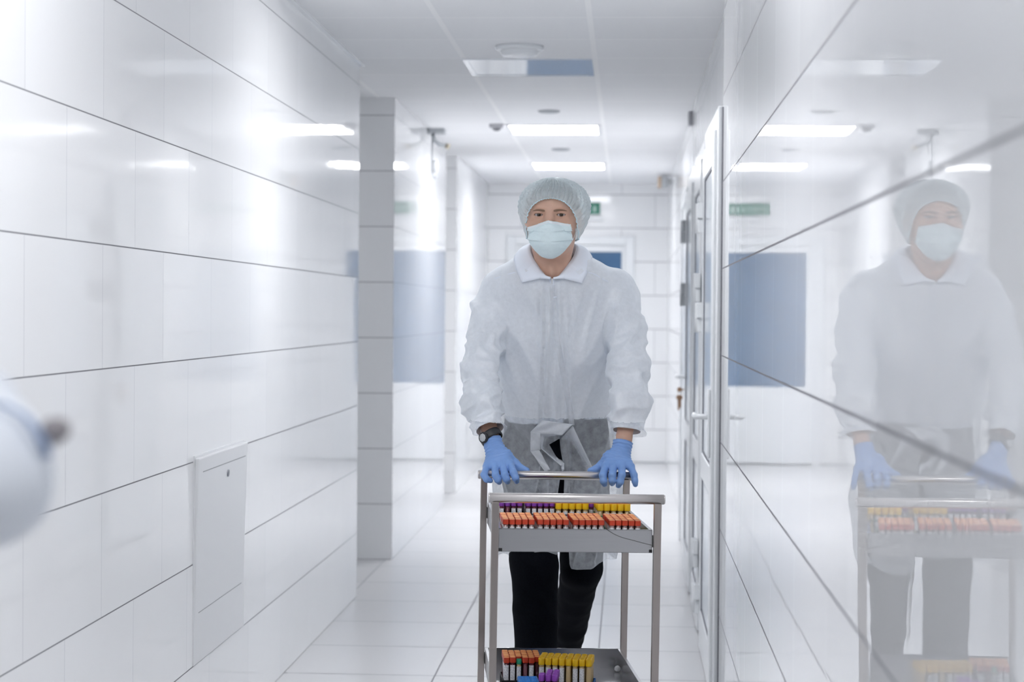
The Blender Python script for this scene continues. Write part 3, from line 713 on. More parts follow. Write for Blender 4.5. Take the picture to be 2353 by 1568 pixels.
# lower shelf
def loc2(x, y): return loc(x, y, 0.47)
yl = -0.085
x0 = loc2(1169.5, yl); rk = rack('tube_rack', 'black rack of red caps at the left of the lower shelf', x0, yl, BZ, 6, 7, 0.0160, 0.0160, 0, M_black, h=0.040, group='racks on the lower shelf', solid_h=0.044)
fill(K_red2, x0, yl, BZ, 6, 7, 0.0160, 0.0160, 0.0, 'long red tube', 'black rack below', 'red tubes on the lower shelf', skip=((2, 0), (5, 0)), side=True, keep=5)
put_tube(K_grn, x0+2*0.016, yl, BZ+0.0036, 'single green-capped tube in the front row of the black rack below', 'green tubes', True)
YR = math.radians(-11); x0 = loc2(1250, yl-0.005); rk = rack('tube_rack', 'blue rack of yellow caps in the middle of the lower shelf', x0, yl-0.005, BZ, 8, 5, 0.0174, 0.0174, YR, M_bluerack, h=0.036, group='racks on the lower shelf', solid_h=0.040)
fill(K_yel2, x0, yl-0.005, BZ, 8, 5, 0.0174, 0.0174, YR, 'long yellow tube', 'blue rack below', 'yellow tubes on the lower shelf', side=False)
# empty blue foam block in front
ya = yl-0.155
t = empty('foam_rack'); xa, xb = loc2(1199, ya), loc2(1246, ya)
t.matrix_world = CM @ Matrix.Translation((xa, ya, BZ)); tag(t, 'rough blue foam block in front of the red tubes on the lower shelf', 'rack')
bm = bmesh.new(); box(bm, 0, xb-xa, 0, 0.075, 0, 0.069, 0.003); from_bm('block', bm, M_bluerack, t)
bm = bmesh.new()
for i in range(3):
    for j in range(4): lathe(bm, [(0.0055, 0.0), (0.0052, 0.0012), (0.004, 0.0012), (0.0038, 0.0)], 14, (0.010+i*0.0155, 0.012+j*0.0165, 0.069))
from_bm('well_rims', bm, M_bluerack, t)
xp = loc2(1251, ya-0.004); PR = math.radians(-9)
rack('tube_rack', 'small rack of purple caps in front of the yellow tubes on the lower shelf', xp, ya-0.004, BZ, 3, 5, 0.0162, 0.0162, PR, M_bluerack, h=0.045, group='racks on the lower shelf')
fill(K_pur2, xp, ya-0.004, BZ, 3, 5, 0.0162, 0.0162, PR, 'purple tube', 'small rack below', 'purple tubes on the lower shelf', skip=((0, 2), (0, 3), (0, 4)), side=False)
# cotton ball by the tray wall
bm = bmesh.new(); bmesh.ops.create_icosphere(bm, subdivisions=4, radius=0.0085)
for v in bm.verts: v.co *= 1+0.06*math.sin(v.co.x*900+v.co.y*700)*math.cos(v.co.z*800)
o = from_bm('cotton_ball', bm, M_cotton, None, True); o.matrix_world = CM @ Matrix.Translation((loc2(1425, 0.265), 0.265, BZ+0.0085)); tag(o, 'small white cotton ball lying on the lower shelf near its right wall', 'cotton ball')
# the tubes hidden behind the front rows, one mass
bm = bmesh.new(); mats = []
for k, pos, rr in STUFF:
    idx = []
    for m_ in k.whole.materials:
        if m_ not in mats: mats.append(m_)
        idx.append(mats.index(m_))
    n0 = len(bm.faces); v0 = len(bm.verts); bm.from_mesh(k.whole); bm.faces.ensure_lookup_table(); bm.verts.ensure_lookup_table()
    for f in bm.faces[n0:]: f.material_index = idx[f.material_index]
    bmesh.ops.transform(bm, matrix=CM @ Matrix.Translation(pos) @ Matrix.Rotation(rr, 4, 'Z'), verts=bm.verts[v0:])
me = bpy.data.meshes.new('packed_tubes'); bm.to_mesh(me); bm.free()
o = link('packed_tubes', me, mats, None, False); tag(o, 'rows of capped tubes packed behind the front rows on the trolley', 'test tubes', None, 'stuff')
# ------------------------------------------------------------------ the man pushing the trolley
def V3(p): return np.array([p[0], p[1], p[2]], float)
man = empty('person', (-0.21, 5.72, 0.0))
tag(man, 'man in sheer white gown, bouffant cap, face mask and blue gloves pushing the trolley', 'person')
MI = man.location.copy()
def mesh_sd(name, V, Q, m, parent, off=None, disp=None):
    V = np.array(V)
    o = from_py(name, V - np.array(off if off is not None else (0,0,0)), Q, m, parent)
    return o
HO = px(1264, 494, 5.45)
HR = Matrix.Rotation(math.radians(-4), 3, 'Z') @ Matrix.Rotation(math.radians(2.0), 3, 'X')
HRn = np.array(HR); HOn = V3(HO)
def to_world(L): return L @ HRn.T + HOn
EX = 0.0322
def head_sdf(G, hard=True):
    X, Y, Z = G
    d = sd_ell(G, (0, 0.078, 0.026), (0.073, 0.098, 0.076))
    d = smin(d, sd_ell(G, (0, 0.045, -0.035), (0.0645, 0.066, 0.078)), 0.03)
    d = smin(d, sd_ell(G, (0, 0.035, -0.085), (0.047, 0.052, 0.036)), 0.03)
    d = smin(d, sd_cap(G, (-0.012, -0.004, -0.103), (0.012, -0.004, -0.103), 0.013, 0.013), 0.02)
    for s in (-1, 1):
        d = smin(d, sd_cap(G, (s*0.047, 0.004, -0.030), (s*0.058, 0.03, -0.022), 0.019, 0.016), 0.022)
        d = smin(d, sd_chain(G, [(s*0.010, -0.0085, 0.0185), (s*0.030, -0.0085, 0.0205), (s*0.048, 0.006, 0.016)], [0.010, 0.0105, 0.010], 0.012), 0.012)
    for s in (-1, 1):
        d = smax(d, -sd_ell(G, (s*0.0325, -0.020, -0.003), (0.021, 0.0105, 0.0125)), 0.012)
    d = smin(d, sd_chain(G, [(0, -0.012, 0.010), (0, -0.022, -0.010), (0, -0.037, -0.040)], [0.0065, 0.0078, 0.0115], 0.012), 0.013)
    for s in (-1, 1): d = smin(d, sd_ell(G, (s*0.0115, -0.024, -0.043), (0.008, 0.011, 0.008)), 0.008)
    d = smin(d, sd_ell(G, (0, -0.014, -0.072), (0.022, 0.009, 0.010)), 0.012)
    if hard:
        for s in (-1, 1):
            d = smin(d, sd_ell(G, (s*EX, 0.0, 0.0), (0.0150, 0.0146, 0.0138)), 0.004)
            u = (X - s*EX)/0.0138
            up = 0.0040*np.clip(1-u*u, 0, 1)**0.75 + 0.0006*s*u*0; lo = -0.0044*np.clip(1-u*u, 0, 1)**0.9
            alm = np.maximum(np.maximum(Z-up, lo-Z), np.abs(u)*0.0138-0.0136) + 0*Y
            alm = np.maximum(alm, Y-0.004)
            d = np.maximum(d, -alm)
    d = smin(d, sd_cap(G, (0, 0.075, -0.05), (0, 0.106, -0.24), 0.0545, 0.053), 0.025)
    for s in (-1, 1):                                    # ears, neck tendons
        e = sd_ell(G, (s*0.076, 0.070, -0.012), (0.010, 0.018, 0.032)); e = np.maximum(e, -sd_ell(G, (s*0.084, 0.064, -0.012), (0.006, 0.010, 0.019)))
        d = smin(d, e, 0.006)
        d = smin(d, sd_cap(G, (s*0.050, 0.07, -0.06), (s*0.012, 0.050, -0.235), 0.010, 0.010), 0.02)
    d = smin(d, sd_ell(G, (0, 0.041, -0.165), (0.009, 0.013, 0.016)), 0.015)
    return d
G, o, h = grid((-0.10, -0.062, -0.225), (0.10, 0.20, 0.128), 0.0017)
Vh, Qh = nets(head_sdf(G), o, h); Vh = relax(Vh, Qh, 1, 0.4)
kp = Vh[Qh].mean(1)[:,2] > -0.215; Vh, Qh = compact(Vh, Qh[kp])
Vh = to_world(Vh)
# joints
LBAR, RBAR = bar_world(-0.16), bar_world(0.165)
dL, dR = LBAR.y-5.303, RBAR.y-5.303
def pl(x, y, Y): return V3(px(x, y, Y+dL))
def pr(x, y, Y): return V3(px(x, y, Y+dR))
ARM_L = [V3(px(1160, 676, 5.60)), V3(px(1128, 755, 5.55)), V3(px(1106, 862, 5.47)), V3(px(1112, 935, 5.42)), pl(1131, 1017, 5.385)]
ARM_R = [V3(px(1402, 672, 5.60)), V3(px(1432, 755, 5.56)), V3(px(1446, 862, 5.49)), V3(px(1443, 935, 5.44)), pr(1433, 1018, 5.385)]
TORSO = [(1.50, -0.212, 5.58, 0.060, 0.060), (1.465, -0.213, 5.595, 0.105, 0.065), (1.41, -0.215, 5.60, 0.140, 0.080), (1.33, -0.214, 5.61, 0.140, 0.088),
         (1.22, -0.212, 5.635, 0.130, 0.090), (1.12, -0.21, 5.67, 0.126, 0.090), (1.02, -0.208, 5.71, 0.130, 0.095), (0.92, -0.208, 5.74, 0.160, 0.125), (0.83, -0.208, 5.75, 0.15, 0.12)]
KN_L, KN_R = V3(px(1227, 1300, 5.56)), V3(px(1336, 1305, 5.72))
AN_L, AN_R = V3(px(1240, 1540, 5.52)), V3(px(1294, 1500, 6.22))
AN_L[2] = 0.10; AN_R[2] = 0.22
HP_L, HP_R = V3((-0.285, 5.74, 0.93)), V3((-0.130, 5.75, 0.93))
def body_sdf(G):
    d = sd_loft(G, TORSO)
    d = smin(d, sd_cap(G, to_world(np.array([0, 0.095, -0.12])), to_world(np.array([0, 0.135, -0.23])), 0.046, 0.05), 0.03)
    for A in (ARM_L, ARM_R): d = smin(d, sd_chain(G, A, [0.032, 0.028, 0.026, 0.026, 0.0245], 0.01), 0.015)
    for Hp, K, A in ((HP_L, KN_L, AN_L), (HP_R, KN_R, AN_R)): d = smin(d, sd_chain(G, [Hp, K, A], [0.066, 0.046, 0.033], 0.01), 0.015)
    return d
G, o, h = grid((-0.50, 5.25, 0.06), (0.09, 6.35, 1.53), 0.011)
Vb, Qb = nets(body_sdf(G), o, h); Vb = relax(Vb, Qb, 1)
Vall = np.concatenate([Vh, Vb]); Qall = np.concatenate([Qh, Qb+len(Vh)])
body = mesh_sd('body', Vall, Qall, M_skin, man, MI)
# eyes
GAZE = CAM + Vector((0.05, 0, 0.05))
for s in (-1, 1):
    bm = bmesh.new(); bmesh.ops.create_uvsphere(bm, u_segments=32, v_segments=24, radius=0.0122, matrix=Matrix.Rotation(math.pi/2, 4, 'X'))
    for v in bm.verts:                                   # cornea bulge
        r = math.hypot(v.co.x, v.co.z)
        if v.co.y < 0 and r < 0.0058: v.co.y -= 0.0010*(1-(r/0.0058)**2)
    e = from_bm('eye', bm, M_eye, man, True)
    c = Vector(to_world(np.array([s*EX, 0.0, 0.0]))); d = (GAZE - c).normalized()
    e.matrix_world = Matrix.Translation(c - Vector(MI)*0) @ (-d).to_track_quat('Y', 'Z').to_matrix().to_4x4()
    e.matrix_parent_inverse = Matrix.Translation(-Vector(MI))
    # upper lid crease with lashes
    pts = [to_world(np.array([s*EX + 0.0140*t, -0.0150*math.sqrt(max(0, 1-(t*0.95)**2))-0.0002 + 0.002, 0.0040*max(0, 1-t*t)**0.75+0.0003])) for t in np.linspace(-0.97, 0.97, 15)]
    bm = bmesh.new(); tube_path(bm, pts, [0.0004+0.0005*math.sin(math.pi*(i+0.5)/15) for i in range(15)], seg=6); o_ = from_bm('eyelashes', bm, M_brow, man, True); o_.location = -Vector(MI)
# brows: laid over the brow ridge
hb = BVHTree.FromPolygons([Vector(v) for v in Vh], [tuple(map(int, q)) for q in Qh])
def on_face(lx, lz, lift):
    o_ = Vector(to_world(np.array([lx, -0.2, lz]))); d = Vector(HRn @ np.array([0, 1.0, 0]))
    hit = hb.ray_cast(o_, d)
    return hit[0] - d*lift
for s in (-1, 1):
    bm = bmesh.new(); n = 15
    ctr = [(s*(0.0125+0.037*t), 0.0108 + 0.0048*math.sin(t*2.3) - 0.0035*t) for t in np.linspace(0, 1, n)]
    top, mid, bot = [], [], []
    for i, (x, z) in enumerate(ctr):
        t = i/(n-1); hw = 0.0032*min(1, 0.55+3*t)*(1-t)**0.55+0.0004
        top.append(bm.verts.new(on_face(x, z+hw, 0.0002))); mid.append(bm.verts.new(on_face(x, z, 0.0012))); bot.append(bm.verts.new(on_face(x, z-hw, 0.0002)))
    for i in range(n-1):
        bm.faces.new((top[i], top[i+1], mid[i+1], mid[i])); bm.faces.new((mid[i], mid[i+1], bot[i+1], bot[i]))
    o_ = from_bm('eyebrow', bm, M_brow, man, True); o_.location = -Vector(MI)
# hair under the cap
G, o, h = grid((-0.11, -0.06, -0.10), (0.11, 0.22, 0.15), 0.004)
d = sd_ell(G, (0, 0.080, 0.026), (0.077, 0.102, 0.078))
Vk, Qk = nets(d, o, h); c = Vk[Qk].mean(1)
kp = (c[:,2] > 0.047 - 0.9*(c[:,1]+0.01)) & (c[:,2] > -0.07); Vk, Qk = compact(Vk, Qk[kp])
Vk = to_world(Vk + vnormals(Vk, Qk)*0.002*noise(Vk*90)[:,None])
hair = mesh_sd('hair', Vk, Qk, M_hair, man, MI)
# surgical mask
def mask_sdf(G):
    d = sd_ell(G, (0, 0.040, -0.050), (0.0655, 0.0725, 0.066))
    d = smin(d, sd_ell(G, (0, 0.030, -0.080), (0.053, 0.060, 0.040)), 0.03)
    d = smin(d, sd_chain(G, [(0, -0.0175, -0.008), (0, -0.034, -0.038), (0, -0.025, -0.075), (0, -0.012, -0.100)], [0.0105, 0.0150, 0.020, 0.018], 0.02), 0.024)
    return d
G, o, h = grid((-0.085, -0.075, -0.135), (0.085, 0.13, 0.02), 0.0016)
Vm, Qm = nets(np.minimum(mask_sdf(G), head_sdf(G, False)-0.0024).astype(np.float32), o, h)
c = Vm[Qm].mean(1); x, y, z = c.T
ztop = -0.0170 - 0.0135*np.clip(np.abs(x)/0.058, 0, 1)**0.9 + 0.0035*x/0.058
kp = (z < ztop) & (z > -0.125 + 13.0*x*x) & (np.abs(x) < 0.0605 - 0.05*np.clip(-0.075-z, 0, 1)) & (y < 0.045 - 0.25*np.clip(-0.06-z, 0, 1))
Vm, Qm = compact(Vm, Qm[kp])
r_ = rim(Qm); x, y, z = Vm[r_].T; zt = -0.0170 - 0.0135*np.clip(np.abs(x)/0.058, 0, 1)**0.9 + 0.0035*x/0.058
k_ = np.abs(z-zt) < 0.0045; Vm[r_[k_], 2] = zt[k_]
k_ = (np.abs(x) > 0.0535) & (z < zt-0.0015) & (z > -0.07); Vm[r_[k_], 0] = np.sign(x[k_])*0.0605
Nm = vnormals(Vm, Qm)
x, y, z = Vm.T; ax = np.abs(x)
disp = np.zeros(len(Vm))
for z0, sl, am in ((-0.050, 0.14, 0.0055), (-0.078, 0.20, 0.006)):     # pleats open towards the middle
    zz = z - (z0 + sl*np.clip(ax-0.018, 0, 1)*0.6); f = np.clip((ax-0.006)/0.03, 0, 1)
    disp += am*f*(1/(1+np.exp(-zz/0.0010))*np.exp(-np.clip(zz,0,1)/0.012) - 0.6*np.exp(-(zz/0.0016)**2))
disp += 0.0009*noise(Vm*np.array([55, 55, 110])) + 0.0004*np.sin(z*2600)*np.exp(-((z+0.024)/0.008)**2)
Vm = Vm + Nm*(disp+0.0012)[:,None]
mask = mesh_sd('face_mask', to_world(Vm), Qm, M_mask, man, MI)
mb = BVHTree.FromPolygons([Vector(v) for v in to_world(Vm)], [tuple(map(int, q)) for q in Qm])
# white nose band along the top edge, ear loops
bm = bmesh.new(); n = 41; A, B = [], []
for t in np.linspace(-1, 1, n):
    lx = 0.0588*t; zt = -0.0170-0.0135*abs(t)**0.9+0.0035*t
    for arr, dz in ((A, -0.0008), (B, -0.0062)):
        o_ = Vector(to_world(np.array([lx, -0.2, zt+dz]))); d_ = Vector(HRn @ np.array([0, 1.0, 0])); hit = mb.ray_cast(o_, d_)
        p = hit[0] if hit[0] else o_ + d_*0.22
        arr.append(bm.verts.new(p - d_*0.0011))
for i in range(n-1): bm.faces.new((A[i], A[i+1], B[i+1], B[i]))
o_ = from_bm('nose_band', bm, M_maskband, mask, True); o_.location = -Vector(MI)
for s in (-1, 1):
    for z0, z1 in ((-0.030, -0.004), (-0.078, -0.034)):
        bm = bmesh.new(); L = spline([(s*0.059, 0.012, z0), (s*0.0665, 0.03, (z0*2+z1)/3), (s*0.073, 0.055, z1)], 12)
        tube_path(bm, [Vector(p) for p in to_world(L)], 0.0012, seg=6); o_ = from_bm('ear_loop', bm, M_maskband, mask, True); o_.location = -Vector(MI)
# bouffant cap
def cap_mesh():
    nt, na = 46, 420
    C = np.array([0.004, 0.078, 0.021]); V = []
    ths = np.linspace(0, 2*math.pi, na, endpoint=False)
    jit = noise(np.stack([np.cos(ths)*3, np.sin(ths)*3, np.full(na, 0.3)], 1)); jit2 = noise(np.stack([np.cos(ths)*9, np.sin(ths)*9, np.full(na, 5.3)], 1))
    for k in range(nt):
        t = k/(nt-1)
        for i, th in enumerate(ths):
            s, c = math.sin(th), -math.cos(th)                       # th=0 faces front
            front = max(0.0, math.cos(th)); side = abs(math.sin(th))
            # elastic edge on the head, profile of the puff
            ez = 0.047*front**1.0 + (1-front)*(-0.066) if front > 0 else -0.066 - 0.012*abs(math.cos(th))
            if front > 0: ez = -0.066 + 0.113*(math.cos(th)**0.62 if th else 1) if front > 0.02 else -0.066
            er = np.array([0.0745*s, 0.1045*c - 0.052*s*s])
            pz = 0.089; pr = np.array([0.099*s, 0.122*c])
            phi0 = math.pi/2; 
            phie = math.atan2((ez - C[2])/pz, 1.0)*1.0
            phi = phi0 + (phie - phi0)*t**0.95
            bul = 1.0 + 0.045*math.sin(math.pi*min(1, t*1.05))**2 + 0.03*jit[i]*t
            R_ = pr*(math.cos(phi)**(1.0 if phi > 0 else 0.45))*bul; Z_ = C[2] + pz*math.sin(phi)*(1.0+0.02*jit[i]*t)
            w_ = max(0.0, (t-0.80)/0.20)**1.4                           # gather to the elastic
            R_ = R_*(1-w_) + er*w_*1.0; Z_ = Z_*(1-w_) + ez*w_
            pl_ = (math.sin(th*46+3*jit2[i]+2.0*math.sin(t*9)) * 0.0034 + math.sin(th*97+5*jit[i]+t*25)*0.0012)*min(1, t*2.5)*(1-0.55*w_)
            cr = 0.0016*math.sin(t*85+8*jit2[i]+th*9)*min(1, t*3)*(1-w_)
            n_ = np.array([s, c, 0.6*math.sin(phi)]); n_ /= np.linalg.norm(n_)
            p = np.array([C[0]+R_[0], C[1]+R_[1], Z_]) + n_*(pl_+cr+0.003*jit2[i]*t*(1-w_))
            V.append(p)
    Q = []
    for k in range(nt-1):
        for i in range(na): j = (i+1) % na; Q.append((k*na+i, (k+1)*na+i, (k+1)*na+j, k*na+j))
    return np.array(V), np.array(Q)
Vc, Qc = cap_mesh()
bouf = mesh_sd('bouffant_cap', to_world(Vc), Qc, M_cap, man, MI)
bm = bmesh.new(); na = 420; E = to_world(Vc[-na:]); tube_path(bm, [Vector(E[i % na]) for i in range(0, na+1, 2)], [0.0016+0.0007*math.sin(i*2.1) for i in range(0, na+1, 2)], seg=6)
o_ = from_bm('elastic_edge', bm, mat('cap elastic', (0.62, 0.82, 0.90), 0.6), bouf, True); o_.location = -Vector(MI)

# ---- clothing
SL_L = [V3(px(1152, 672, 5.60)), V3(px(1124, 755, 5.56)), V3(px(1103, 855, 5.48)), V3(px(1109, 925, 5.42)), pl(1127, 990, 5.385), pl(1131, 1010, 5.375)]
SL_R = [V3(px(1412, 668, 5.60)), V3(px(1434, 755, 5.57)), V3(px(1446, 855, 5.50)), V3(px(1445, 925, 5.44)), pr(1439, 994, 5.395), pr(1437, 1012, 5.385)]
GOWN = [(1.545, -0.213, 5.58, 0.075, 0.078), (1.52, -0.213, 5.58, 0.100, 0.085), (1.495, -0.213, 5.585, 0.148, 0.092), (1.47, -0.213, 5.585, 0.178, 0.106), (1.43, -0.214, 5.595, 0.190, 0.120), (1.36, -0.214, 5.605, 0.182, 0.122),
        (1.26, -0.212, 5.625, 0.180, 0.130), (1.15, -0.210, 5.66, 0.177, 0.132), (1.04, -0.208, 5.70, 0.174, 0.136), (0.92, -0.206, 5.73, 0.170, 0.145),
        (0.80, -0.207, 5.71, 0.165, 0.185), (0.68, -0.208, 5.69, 0.152, 0.205), (0.55, -0.208, 5.68, 0.148, 0.215)]
def cloth_sdf(G, grow=0.0, arm=(0.064, 0.054, 0.0505, 0.0505, 0.0385, 0.0355), armr=None, st=GOWN, kk=0.018):
    d = sd_loft(G, [(z, x, y, a+grow, b+grow) for z, x, y, a, b in st])
    d = smin(d, sd_chain(G, SL_L, [a+grow for a in arm], 0.03), kk)
    d = smin(d, sd_chain(G, SL_R, [a+grow for a in (armr or arm)], 0.03), kk)
    return d
def cut_sleeves(V, Q, back):
    c = V[Q].mean(1); kp = np.ones(len(Q), bool)
    for S in (SL_L, SL_R):
        e = S[-2]; ax = (S[-1]-S[-3]); ax /= np.linalg.norm(ax)
        rel = c - e; along = rel @ ax; rad = np.linalg.norm(rel - along[:,None]*ax, axis=1)
        kp &= ~((along > -back) & (rad < 0.075) & (along < 0.15))
    return kp
NCx, NCy = to_world(np.array([0, 0.085, -0.16]))[:2]
# white shirt inside the gown
G, o, h = grid((-0.52, 5.26, 0.98), (0.10, 5.92, 1.53), 0.009)
Vs, Qs = nets(cloth_sdf(G, -0.020, arm=(0.076, 0.062, 0.058, 0.057, 0.0525, 0.050)), o, h); c = Vs[Qs].mean(1)
kp = cut_sleeves(Vs, Qs, 0.004) & (c[:,2] > 1.028 - 0.012*np.sin(c[:,0]*14)) & ~((np.hypot(c[:,0]-NCx, c[:,1]-NCy) < 0.080) & (c[:,2] > 1.455))
Vs, Qs = compact(Vs, Qs[kp])
for i in rim(Qs):
    for S in (SL_L, SL_R):
        ax_ = (S[-1]-S[-3]); ax_ = ax_/np.linalg.norm(ax_); rel = Vs[i]-S[-2]; al = rel@ax_
        if abs(al+0.004) < 0.025 and np.linalg.norm(rel) < 0.08: Vs[i] = Vs[i]-ax_*(al+0.004)
Vs = Vs + vnormals(Vs, Qs)*0.004*noise(Vs*np.array([14, 14, 8]))[:,None]
mesh_sd('shirt', Vs, Qs, M_shirt, man, MI)
# trousers
def pants(G):
    d = sd_loft(G, [(1.06, -0.208, 5.71, 0.150, 0.118), (1.0, -0.208, 5.715, 0.154, 0.122), (0.92, -0.208, 5.74, 0.160, 0.132), (0.85, -0.208, 5.745, 0.150, 0.125), (0.80, -0.208, 5.745, 0.12, 0.09)])
    d = smin(d, sd_chain(G, [HP_L + (0.0, 0, -0.02), (HP_L+KN_L)/2, KN_L, (KN_L*0.4+AN_L*0.6), AN_L + (0.002, 0, -0.02)], [0.088, 0.078, 0.0650, 0.060, 0.056], 0.02), 0.03)
    d2 = sd_chain(G, [HP_R + (0.0, 0, -0.02), (HP_R+KN_R)/2, KN_R, (KN_R*0.4+AN_R*0.6), AN_R + (0, 0.02, -0.02)], [0.088, 0.074, 0.058, 0.050, 0.044], 0.02)
    return smin(d, d2, 0.004)
G, o, h = grid((-0.40, 5.38, 0.05), (0.0, 6.36, 1.08), 0.0075)
Vt, Qt = nets(pants(G), o, h); Vt = relax(Vt, Qt, 1); c = Vt[Qt].mean(1)
kp = (c[:,2] < 1.045)
for A, K in ((AN_L, KN_L), (AN_R, KN_R)):
    ax = (A-K)/np.linalg.norm(A-K); rel = c - A; al = rel @ ax
    kp &= ~((al > 0.02) & (np.linalg.norm(rel, axis=1) < 0.13))
Vt, Qt = compact(Vt, Qt[kp]); N_ = vnormals(Vt, Qt)
r1 = 1-np.abs(noise(Vt*np.array([9, 9, 14]) + Vt[:,[2,0,1]]*6))*2
Vt = Vt + N_*(0.0045*r1 + 0.003*noise(Vt*22))[:,None]
mesh_sd('trousers', Vt, Qt, M_trouser, man, MI)
# shoes
for A, K, flat in ((AN_L, KN_L, True), (AN_R, KN_R, False)):
    hx = A[0]
    if flat: heel, toe = np.array([hx, A[1]+0.045, 0.035]), np.array([hx-0.01, A[1]-0.17, 0.030])
    else: heel, toe = np.array([hx, A[1]+0.045, 0.165]), np.array([hx+0.005, A[1]-0.095, 0.036])
    lo, hi = np.minimum(heel, toe)-0.09, np.maximum(heel, toe)+0.09; hi[2] = A[2]+0.06
    G, o, h = grid(lo, hi, 0.006)
    mid = heel*0.45+toe*0.55
    d = sd_chain(G, [heel, mid, toe], [0.036, 0.043, 0.034], 0.02)
    d = smin(d, sd_cap(G, A+(0, 0.005, 0.02), heel*0.7+toe*0.3, 0.042, 0.036), 0.02)
    if flat: d = smax(d, 0.002-G[2]+0*d, 0.006)
    else:
        dn = np.cross(toe-heel, [1, 0, 0]); dn = dn/np.linalg.norm(dn); dn = dn if dn[2] < 0 else -dn
        d = smax(d, (G[0]-toe[0])*dn[0]+(G[1]-toe[1])*dn[1]+(G[2]-toe[2])*dn[2]-0.030, 0.006)
    Vx, Qx = nets(d.astype(np.float32), o, h); mesh_sd('shoe', relax(Vx, Qx, 1), Qx, M_shoe, man, MI)
# gown
def pxs(P):
    P = np.asarray(P) - np.array(CAM); c = np.stack([P @ np.array([XW[i], YW[i], ZW[i]]) for i in range(3)], 1)
    return FW/2 + FPX*c[:,0]/-c[:,2], FH/2 - FPX*c[:,1]/-c[:,2]
def inpoly(x, y, poly):
    r = np.zeros(len(x), bool); n = len(poly)
    for i in range(n):
        (x0, y0), (x1, y1) = poly[i], poly[(i+1) % n]
        k = ((y0 > y) != (y1 > y)) & (x < (x1-x0)*(y-y0)/((y1-y0) or 1e-9) + x0); r ^= k
    return r
G, o, h = grid((-0.54, 5.24, 0.53), (0.12, 5.94, 1.57), 0.0055)
Vg, Qg = nets(cloth_sdf(G, 0.0, armr=(0.064, 0.054, 0.053, 0.0535, 0.0435, 0.040)), o, h); Vg = relax(Vg, Qg, 2)
N_ = vnormals(Vg, Qg); z0_ = Vg[:,2].copy()
def ridge(P, sharp=1.6): return (1-np.abs(noise(P))*2.2)
x, y, z = Vg.T
arm_w = np.zeros(len(Vg)); along = np.zeros(len(Vg))
for S in (SL_L, SL_R):
    for i in range(1, len(S)-1):
        a, b = S[i], S[i+1]; d_ = b-a; t = np.clip(((Vg-a)@d_)/d_.dot(d_), 0, 1); dist = np.linalg.norm(Vg-a-t[:,None]*d_, axis=1)
        k = np.clip(1-(dist-0.055)/0.02, 0, 1); arm_w = np.maximum(arm_w, k)
# long soft drapes on the trunk, pulled folds on the sleeves
def crease(P, p=2.0): return np.clip(1-np.abs(noise(P))*2.6, 0, 1)**p
sg = np.where(x < -0.205, 0.46, -0.30)*np.clip(np.abs(x+0.205)/0.05, 0, 1)
ac, al_ = x*0.89+z*sg, z*0.89-x*sg
tor = 0.026*crease(np.stack([ac*8.5, y*3, al_*1.3+4], 1), 1.6) + 0.014*crease(np.stack([ac*17+9, y*5, al_*2.6], 1)) + 0.003*noise(np.stack([x*16, y*16, z*9], 1))
lowm = np.clip((1.0-z)/0.2, 0, 1); tor = tor*(0.8+0.5*lowm)
arm = 0.013*crease(np.stack([x*9+z*11, y*9, z*9-x*12], 1), 1.8) + 0.011*crease(np.stack([x*15-z*17, y*15+3, z*13+x*9], 1)) + 0.003*noise(Vg*30)
calm = 1-0.85*np.clip((z-1.37)/0.07, 0, 1)
disp = (tor*(1-arm_w) + arm*arm_w - 0.009)*calm
Vg = relax(Vg + N_*disp[:,None], Qg, 1, 0.6)
c = Vg[Qg].mean(1); fn = np.cross(Vg[Qg[:,2]]-Vg[Qg[:,0]], Vg[Qg[:,3]]-Vg[Qg[:,1]]); front = fn[:,1] < 0
u, v = pxs(c)
hem = np.interp(u, [1150, 1165, 1178, 1194, 1223, 1253, 1279, 1280, 1306, 1308, 1313, 1325, 1360, 1376, 1395], [1270, 1274, 1288, 1280, 1271, 1267, 1276, 1266, 1266, 1290, 1308, 1310, 1309, 1296, 1285])
kp = cut_sleeves(Vg, Qg, 0.0) & ~(front & (v > hem)) & ~(~front & (c[:,2] < 0.625)) & ~((np.hypot(c[:,0]-NCx, c[:,1]-NCy) < 0.086) & (c[:,2] > 1.452+0.25*np.clip(c[:,1]-NCy+0.03, 0, 1)))
GAP = [[(1262, 1022), (1286, 1008), (1288, 1035), (1294, 1066), (1277, 1048)], [(1288, 1092), (1297, 1094), (1295, 1150), (1294, 1270), (1282, 1270), (1281, 1140)]]
KO = np.array([(0, .082, 1.444), (24, .081, 1.446), (52, .104, 1.434), (62, .108, 1.464), (95, .108, 1.513), (130, .106, 1.532), (180, .102, 1.535)])
ang_ = np.degrees(np.abs(np.arctan2(c[:,0]-NCx, -(c[:,1]-NCy-0.008)))); rr_ = np.hypot(c[:,0]-NCx, c[:,1]-NCy-0.008)
kp &= ~((rr_ < np.interp(ang_, KO[:,0], KO[:,1])-0.008) & (c[:,2] > np.interp(ang_, KO[:,0], KO[:,2])-0.004) & (ang_ > 30))
for g_ in GAP: kp &= ~(front & inpoly(u, v, g_))
z0_ = z0_[np.unique(Qg[kp])]; Vg, Qg = compact(Vg, Qg[kp])
r_ = rim(Qg); u, v = pxs(Vg[r_]); fr = vnormals(Vg, Qg)[r_,1] < 0.2
HX, HY = [1150, 1165, 1178, 1194, 1223, 1253, 1279], [1270, 1274, 1288, 1280, 1271, 1267, 1276]
